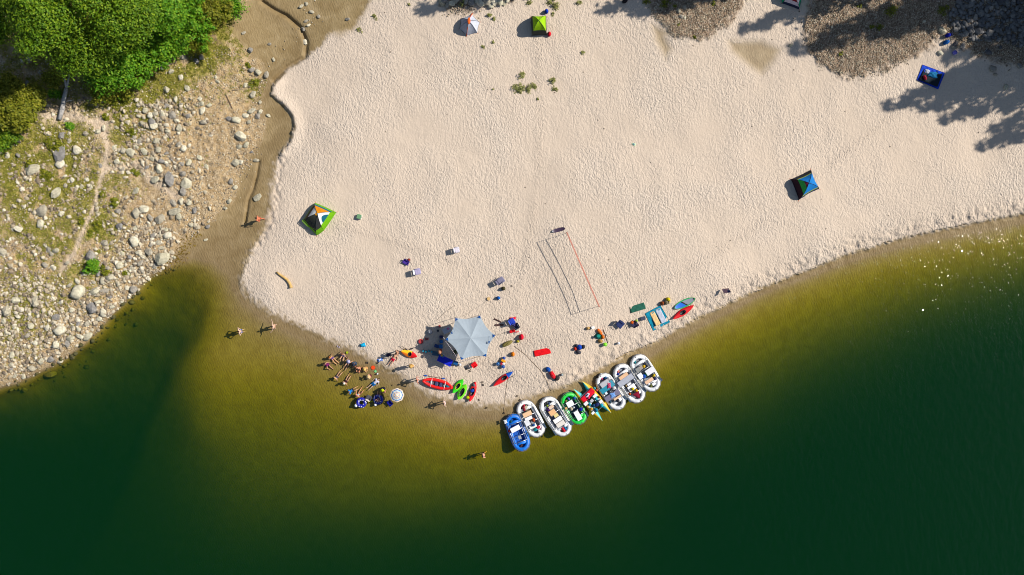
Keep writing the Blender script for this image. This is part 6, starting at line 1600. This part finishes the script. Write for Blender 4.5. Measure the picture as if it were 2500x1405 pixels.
# ---------------------------------------------------------------- people
def S(h, **j): return {k: Vector(v) * (h / 1.75) for k, v in j.items()}
def pose(kind, h=1.72):
    if kind == 'stand': return S(h, pel=(0,0,.95), che=(.01,0,1.27), nec=(0,0,1.47), hea=(.03,0,1.62), sl=(0,.19,1.42), el=(-.04,.27,1.14), wl=(.08,.30,.90), sr=(0,-.19,1.42), er=(-.02,-.27,1.14), wr=(.1,-.28,.91), hl=(0,.09,.93), kl=(.05,.11,.5), al=(0,.12,.08), tl=(.16,.15,.04), hr=(0,-.09,.93), kr=(.02,-.11,.5), ar=(-.03,-.12,.08), tr=(.13,-.15,.04))
    if kind == 'walk': return S(h, pel=(0,0,.94), che=(.05,0,1.26), nec=(.06,0,1.46), hea=(.1,0,1.6), sl=(.04,.19,1.41), el=(-.12,.27,1.16), wl=(-.1,.3,.9), sr=(.04,-.19,1.41), er=(.16,-.27,1.17), wr=(.34,-.25,1.0), hl=(0,.09,.92), kl=(.22,.1,.52), al=(.24,.1,.08), tl=(.4,.12,.04), hr=(0,-.09,.92), kr=(-.05,-.1,.5), ar=(-.3,-.11,.12), tr=(-.16,-.13,.03))
    if kind == 'hips': 
        p = pose('stand', h); k = h / 1.75
        p.update(el=Vector((-.08,.42,1.18)) * k, wl=Vector((.05,.24,1.0)) * k, er=Vector((-.08,-.42,1.18)) * k, wr=Vector((.05,-.24,1.0)) * k); return p
    if kind == 'reach':
        p = pose('stand', h); k = h / 1.75
        p.update(el=Vector((.1,.42,1.3)) * k, wl=Vector((.3,.58,1.2)) * k, er=Vector((.05,-.44,1.25)) * k, wr=Vector((.15,-.66,1.1)) * k, kl=Vector((.15,.2,.5)) * k, al=Vector((.18,.28,.08)) * k, tl=Vector((.33,.33,.04)) * k); return p
    if kind == 'sit': return S(h, pel=(0,0,.11), che=(-.13,0,.41), nec=(-.2,0,.58), hea=(-.19,0,.74), sl=(-.17,.19,.54), el=(-.32,.28,.3), wl=(-.4,.32,.06), sr=(-.17,-.19,.54), er=(-.32,-.28,.3), wr=(-.4,-.32,.06), hl=(.03,.1,.1), kl=(.46,.13,.2), al=(.88,.14,.07), tl=(.95,.17,.19), hr=(.03,-.1,.1), kr=(.45,-.13,.26), ar=(.84,-.14,.07), tr=(.92,-.17,.19))
    if kind == 'side': 
        p = pose('sit', h); k = h / 1.75
        p.update(el=Vector((.05,.35,.35)) * k, wl=Vector((.25,.5,.12)) * k, kr=Vector((.4,-.2,.42)) * k, ar=Vector((.55,-.2,.06)) * k, tr=Vector((.68,-.23,.04)) * k); return p
    if kind == 'hug': return S(h, pel=(0,0,.11), che=(.0,0,.42), nec=(.06,0,.58), hea=(.13,0,.72), sl=(.03,.19,.54), el=(.26,.30,.38), wl=(.45,.08,.26), sr=(.03,-.19,.54), er=(.26,-.30,.38), wr=(.45,-.06,.28), hl=(.03,.1,.1), kl=(.38,.14,.47), al=(.42,.13,.07), tl=(.56,.15,.04), hr=(.03,-.1,.1), kr=(.38,-.14,.47), ar=(.42,-.13,.07), tr=(.56,-.15,.04))
    if kind == 'lie': return S(h, pel=(0,0,.13), che=(-.34,0,.14), nec=(-.52,0,.17), hea=(-.67,0,.2), sl=(-.46,.19,.14), el=(-.3,.36,.1), wl=(-.05,.38,.07), sr=(-.46,-.19,.14), er=(-.3,-.36,.1), wr=(-.05,-.38,.07), hl=(.03,.1,.13), kl=(.46,.13,.17), al=(.87,.14,.08), tl=(.93,.18,.2), hr=(.03,-.1,.13), kr=(.46,-.13,.15), ar=(.87,-.14,.08), tr=(.93,-.18,.2))
EYE = M((.02, .015, .012), .3, 0, 5, 0); LIP = M((.35, .11, .09), .5, .1, 5, 0)
SEG = [('pel','che',.135,.15),('che','nec',.15,.075),('nec','hea',.055,.06),('sl','sr',.072,.072),('sl','el',.058,.043),('el','wl',.043,.028),('sr','er',.058,.043),('er','wr',.043,.028),
       ('hl','hr',.125,.125),('hl','kl',.092,.060),('kl','al',.062,.036),('al','tl',.042,.032),('hr','kr',.092,.060),('kr','ar',.062,.036),('ar','tr',.042,.032),('sl','che',.08,.12),('sr','che',.08,.12)]
WEAR = {'shorts': {8: (0, 1), 9: (0, .62), 12: (0, .62), 0: (0, .12)}, 'briefs': {8: (0, 1), 9: (0, .12), 12: (0, .12)}, 'top': {0: (.75, 1), 1: (0, .35), 15: (.55, 1), 16: (.55, 1)},
        'shirt': {0: (.05, 1), 1: (0, .8), 3: (0, 1), 4: (0, .55), 6: (0, .55), 15: (0, 1), 16: (0, 1)}, 'suit': {0: (0, 1), 1: (0, .4), 8: (0, 1), 9: (0, .15), 12: (0, .15), 15: (.4, 1), 16: (.4, 1)},
        'dress': {0: (0, 1), 1: (0, .6), 8: (0, 1), 9: (0, .55), 12: (0, .55), 15: (.2, 1), 16: (.2, 1)}}
def capsule(mb, a, b, ra, rb, n_=10):
    a, b = Vector(a), Vector(b); d = b - a; L_ = max(d.length, 1e-4); d = d / L_
    pts = []; rr_ = []
    for k in range(1, 5): t_ = math.pi / 2 * k / 4; pts.append(a - d * ra * math.cos(t_)); rr_.append(max(ra * math.sin(t_), .004))
    pts.append(a.lerp(b, .5)); rr_.append((ra + rb) / 2)
    for k in range(4, 0, -1): t_ = math.pi / 2 * k / 4; pts.append(b + d * rb * math.cos(t_)); rr_.append(max(rb * math.sin(t_), .004))
    mb.tube(pts, rr_, n_)

def person(px, py, kind, face, skin, wear, label, h=1.70, hair=(60, 40, 30), hat=None, z=None, look=None, long_hair=False, roll=0.0):
    P = pose(kind, h); k = h / 1.75
    loc = at(px, py) if z is None else W(px, py, z)
    root = empty('person', loc, ang(*face), label, 'person', 'people at the beach')
    hd = (P['hea'] - P['nec']).normalized()
    fw = Vector((1, 0, 0)); fw = (fw - hd * fw.dot(hd))
    if fw.length < .3: fw = Vector((0, 0, 1)) - hd * hd.z
    fw.normalize(); sd = hd.cross(fw)
    hc = P['hea'] + hd * .02 * k
    mb = MB(); caps = []
    for (a, b, ra, rb) in SEG:
        capsule(mb, P[a], P[b], ra * k, rb * k)
    tilt = Matrix((fw, sd, hd)).transposed()
    mb.ball(hc, (.098 * k, .078 * k, .118 * k), 16, tilt=tilt)
    capsule(mb, hc + fw * .085 * k - hd * .005, hc + fw * .112 * k - hd * .03 * k, .016 * k, .02 * k, 8)       # nose
    capsule(mb, hc + fw * .05 * k - hd * .09 * k, hc + fw * .075 * k - hd * .09 * k, .035 * k, .03 * k, 8)      # chin
    for s in (-1, 1): mb.ball(hc + sd * s * .08 * k - hd * .01, (.022 * k, .014 * k, .034 * k), 8, tilt=tilt)   # ears
    hands = []
    for e_, w_, s in (('el', 'wl', 1), ('er', 'wr', -1)):
        d = (P[w_] - P[e_]).normalized(); q = P[w_] + d * .08 * k
        capsule(mb, P[w_], q, .030 * k, .036 * k, 8); hands.append((q, d, s))
    me = mb.mesh('body', M(C(*skin, .62), .6, .10, 5, .1))
    tmp = bpy.data.objects.new('tmp', me); COL.objects.link(tmp)
    md = tmp.modifiers.new('r', 'REMESH'); md.mode = 'VOXEL'; md.voxel_size = .021 * k; md.use_smooth_shade = True
    sm_ = tmp.modifiers.new('s', 'SMOOTH'); sm_.factor = .5; sm_.iterations = 2
    dg = bpy.context.evaluated_depsgraph_get(); ev = tmp.evaluated_get(dg)
    body = bpy.data.meshes.new_from_object(ev, depsgraph=dg)
    bpy.data.objects.remove(tmp)
    nv = len(body.vertices); V = np.empty(nv * 3, np.float32); body.vertices.foreach_get('co', V); V = V.reshape(-1, 3)
    NN = np.empty(nv * 3, np.float32); body.vertices.foreach_get('normal', NN); NN = NN.reshape(-1, 3)
    polys = [tuple(p.vertices) for p in body.polygons]
    # nearest limb of every vertex
    best = np.full(nv, 1e9); sid = np.zeros(nv, int); tt = np.zeros(nv)
    for i, (a, b, ra, rb) in enumerate(SEG):
        A = np.array(P[a]); D = np.array(P[b]) - A; t_ = np.clip(((V - A) @ D) / (D @ D), 0, 1)
        q = np.linalg.norm(V - A - t_[:, None] * D, axis=1) - (ra + (rb - ra) * t_) * k
        m_ = q < best; best[m_] = q[m_]; sid[m_] = i; tt[m_] = t_[m_]
    hq = np.linalg.norm((V - np.array(hc)), axis=1); head = hq < .135 * k
    # finished body: skin surface plus five fingers each hand, eyes, mouth
    fin = MB()
    for (q, d, s) in hands:
        side = d.cross(Vector((0, 0, 1))); side = side.normalized() if side.length > .2 else Vector((0, 1, 0))
        dn = side.cross(d)
        if dn.z > 0: dn = -dn
        for f_, ln in enumerate((.062, .074, .078, .066)):
            b0_ = q + side * (f_ - 1.5) * .019 * k; m0 = b0_ + d * ln * .55 * k; t0_ = m0 + (d * .75 + dn * .65).normalized() * ln * .5 * k
            fin.tube([b0_, m0, t0_], [.0095 * k, .0088 * k, .006 * k], 6)
        b0_ = q - d * .05 * k + side * .036 * k * s
        fin.tube([b0_, b0_ + (d + side * s).normalized() * .035 * k, b0_ + (d * 1.4 + side * s * .7).normalized() * .062 * k], [.012 * k, .011 * k, .007 * k], 6)
    for s in (-1, 1): fin.ball(hc + fw * .088 * k + sd * s * .034 * k + hd * .005, .011 * k, 8, mi=1)
    fin.tube([hc + fw * .094 * k + sd * .025 * k - hd * .055 * k, hc + fw * .101 * k - hd * .057 * k, hc + fw * .094 * k - sd * .025 * k - hd * .055 * k], .007 * k, 6, mi=2)
    full = bpy.data.meshes.new('body')
    full.from_pydata([tuple(p) for p in V] + fin.v, [], polys + [tuple(i + nv for i in f) for f in fin.f])
    for mt in (M(C(*skin, .62), .6, .10, 5, .1), EYE, LIP): full.materials.append(mt)
    full.polygons.foreach_set('material_index', [0] * len(polys) + fin.m); full.polygons.foreach_set('use_smooth', [True] * (len(polys) + len(fin.f))); full.update()
    bpy.data.meshes.remove(body); bpy.data.meshes.remove(me)
    link_obj('body', full, root)
    def shell(name, mask, off, mat):
        keep = [p for p in polys if all(mask[i] for i in p)]
        if not keep: return None
        ids = sorted({i for p in keep for i in p}); mp_ = {i: j for j, i in enumerate(ids)}
        vv = V[ids] + NN[ids] * off
        m_ = bpy.data.meshes.new(name); m_.from_pydata([tuple(p) for p in vv], [], [tuple(mp_[i] for i in p) for p in keep])
        m_.materials.append(mat); m_.polygons.foreach_set('use_smooth', [True] * len(keep)); m_.update()
        return link_obj(name, m_, root)
    for w_, c_ in wear:
        mk = np.zeros(nv, bool)
        for s_, (t0, t1) in WEAR[w_].items(): mk |= (sid == s_) & (tt >= t0) & (tt <= t1)
        mk &= ~head
        shell({'briefs': 'swim_briefs', 'top': 'swim_top', 'suit': 'swimsuit'}.get(w_, w_), mk, (.016 if w_ in ('shorts', 'shirt', 'dress') else .007) * k, cloth(*c_))
    if hair:
        rel_ = V - np.array(hc); up_ = rel_ @ np.array(hd); f_ = rel_ @ np.array(fw)
        mk = head & ((up_ > .045 * k) | ((f_ < .01 * k) & (up_ > -.06 * k)))
        shell('hair', mk, .014 * k, M(C(*hair, .6), .75, .3, 30, .5))
        if long_hair:
            mb = MB(); back = hc - fw * .10 * k
            mb.tube([hc - fw * .07 * k + hd * .05 * k, back - hd * .06 * k, back - hd * .2 * k - fw * .03 * k], [.06 * k, .075 * k, .035 * k], 10); mb.build('long_hair', M(C(*hair, .6), .75, .3, 30, .5), root)
    if hat:
        c_, r_ = hat; mb = MB()
        q = hc + hd * .07 * k
        mb.lathe([(r_, -.01), (r_ * .98, .004), (.105 * k, .022), (.10 * k, .07), (.07 * k, .105), (.004, .115)], 20, c=q, tilt=tilt)
        hh_ = mb.build('hat', cloth(*c_), root)
        MB().lathe([(.108 * k, .024), (.106 * k, .05)], 20, c=q, tilt=tilt).build('hat_band', cloth(*[max(0, x - 60) for x in c_]), hh_)
    return root
LT = (240, 202, 176); TAN = (226, 174, 140); RED_ = (232, 160, 130); MID = (208, 155, 122); DRK = (160, 105, 75)
person(640,537,'walk',(-1,-.2),(240,140,100),[('shorts',(200,95,70))],'person in rust shorts walking alone on the wet creek sand',1.78,(70,45,30))
person(676,796,'reach',(-1,.1),LT,[('briefs',(235,180,150)),('top',(235,180,150))],'person wading in with arms spread at the edge of the shallows',1.72,(60,35,25))
person(595,808,'hips',(1,-.3),LT,[('shorts',(40,110,190))],'person in blue shorts wading left of the one with arms spread',1.76,(60,25,25))
person(1182,1106,'walk',(-1,.2),(245,180,150),[('shorts',(90,50,60))],'person wading chest deep alone in the olive water',1.72,(50,20,25))
person(1087,981,'hips',(-1,.3),LT,[('suit',(245,220,225))],'person in a pale swimsuit standing on the point of the beach',1.70,(90,60,50))
person(1022,925,'hips',(-1,.2),RED_,[('shorts',(235,235,240))],'shirtless person standing at the tip of the red inflatable canoe',1.78,(50,35,30))
person(1008,891,'stand',(-.5,1),(235,185,130),[('dress',(225,175,90))],'person in a straw-yellow dress standing on the sand below the orange kayak',1.66,(225,180,100),((228,180,100),.19))
person(974,859,'stand',(-1,.4),MID,[('shorts',(60,55,70))],'person with brown hair standing left of the orange kayak',1.80,(95,60,40))
person(961,876,'lie',(-.55,.84),TAN,[('shorts',(215,20,60))],'sunbather in red shorts lying on the sand by the orange kayak',1.6,(120,80,50))
person(1078,857,'stand',(-1,0),(215,150,120),[('shorts',(150,30,40)),('shirt',(140,40,45))],'person in red standing by the blue table in the canopy shade',1.72,None,((215,150,110),.20))
# bathers sitting in the shallows
person(838,868,'side',(-.15,1),TAN,[('suit',(160,140,185))],'bather in a lavender swimsuit leaning back beside the lime bowl',1.62,(150,95,60),long_hair=True)
person(812,875,'sit',(.7,.72),(238,180,130),[('suit',(110,80,140))],'bather in a purple swimsuit with orange hair and outstretched legs',1.66,(205,110,30),long_hair=True)
person(799,890,'side',(.7,.75),MID,[('dress',(130,40,110))],'bather in a maroon dress farthest left in the group',1.66,(60,30,35),long_hair=True)
person(852,885,'sit',(-.55,.85),TAN,[('suit',(120,30,45))],'bather in a lavender hat and maroon swimsuit',1.66,(90,60,45),((190,185,215),.21))
person(868,886,'hug',(-.3,1),DRK,[('shirt',(70,85,105)),('shorts',(35,45,65))],'bather in a dark striped hat and slate shirt',1.74,None,((55,60,75),.21))
person(878,898,'hug',(-.3,.95),(240,165,125),[('shorts',(130,60,50))],'shirtless bather hugging his knees in the middle of the group',1.78,(60,40,35))
person(894,898,'hug',(-.3,1),(240,185,130),[('suit',(225,170,100))],'bather in a small straw hat hugging the knees',1.6,None,((238,200,110),.19))
person(905,917,'hug',(-.8,.6),MID,[('suit',(110,50,60))],'bather under the widest straw hat',1.66,None,((245,210,150),.27))
person(824,920,'sit',(.62,-.78),TAN,[('suit',(80,75,95))],'blond bather in a grey swimsuit with legs toward the beach',1.62,(225,180,80),long_hair=True)
person(846,931,'sit',(.5,-.86),TAN,[('suit',(55,20,35))],'bather in a dark maroon swimsuit with a white cap',1.66,None,((240,235,220),.13))
person(859,954,'sit',(.95,-.45),TAN,[('shirt',(10,120,200)),('shorts',(30,60,110))],'bather in a bright blue shirt at the outer edge of the group',1.70,(120,85,50))
person(877,962,'side',(.55,-.83),(242,170,140),[('top',(120,195,210)),('briefs',(60,60,75))],'bather with a teal top sitting above the empty star ring',1.66,(170,110,80))
person(914,936,'lie',(-.75,.65),LT,[('shorts',(20,110,180)),('shirt',(215,212,228))],'bather in blue shorts and pale shirt lying back in the shallows',1.72,(50,40,40))
person(936,948,'hug',(.2,1),(235,170,140),[('shirt',(30,35,50)),('shorts',(40,45,70))],'bather in dark clothes with a lime cap above the umbrella shade',1.70,None,((205,225,10),.20))
person(924,973,'sit',(.15,-1),MID,[('shorts',(40,50,120)),('top',(90,80,140))],'person lounging in the occupied star ring',1.66,(80,50,45),z=.05)
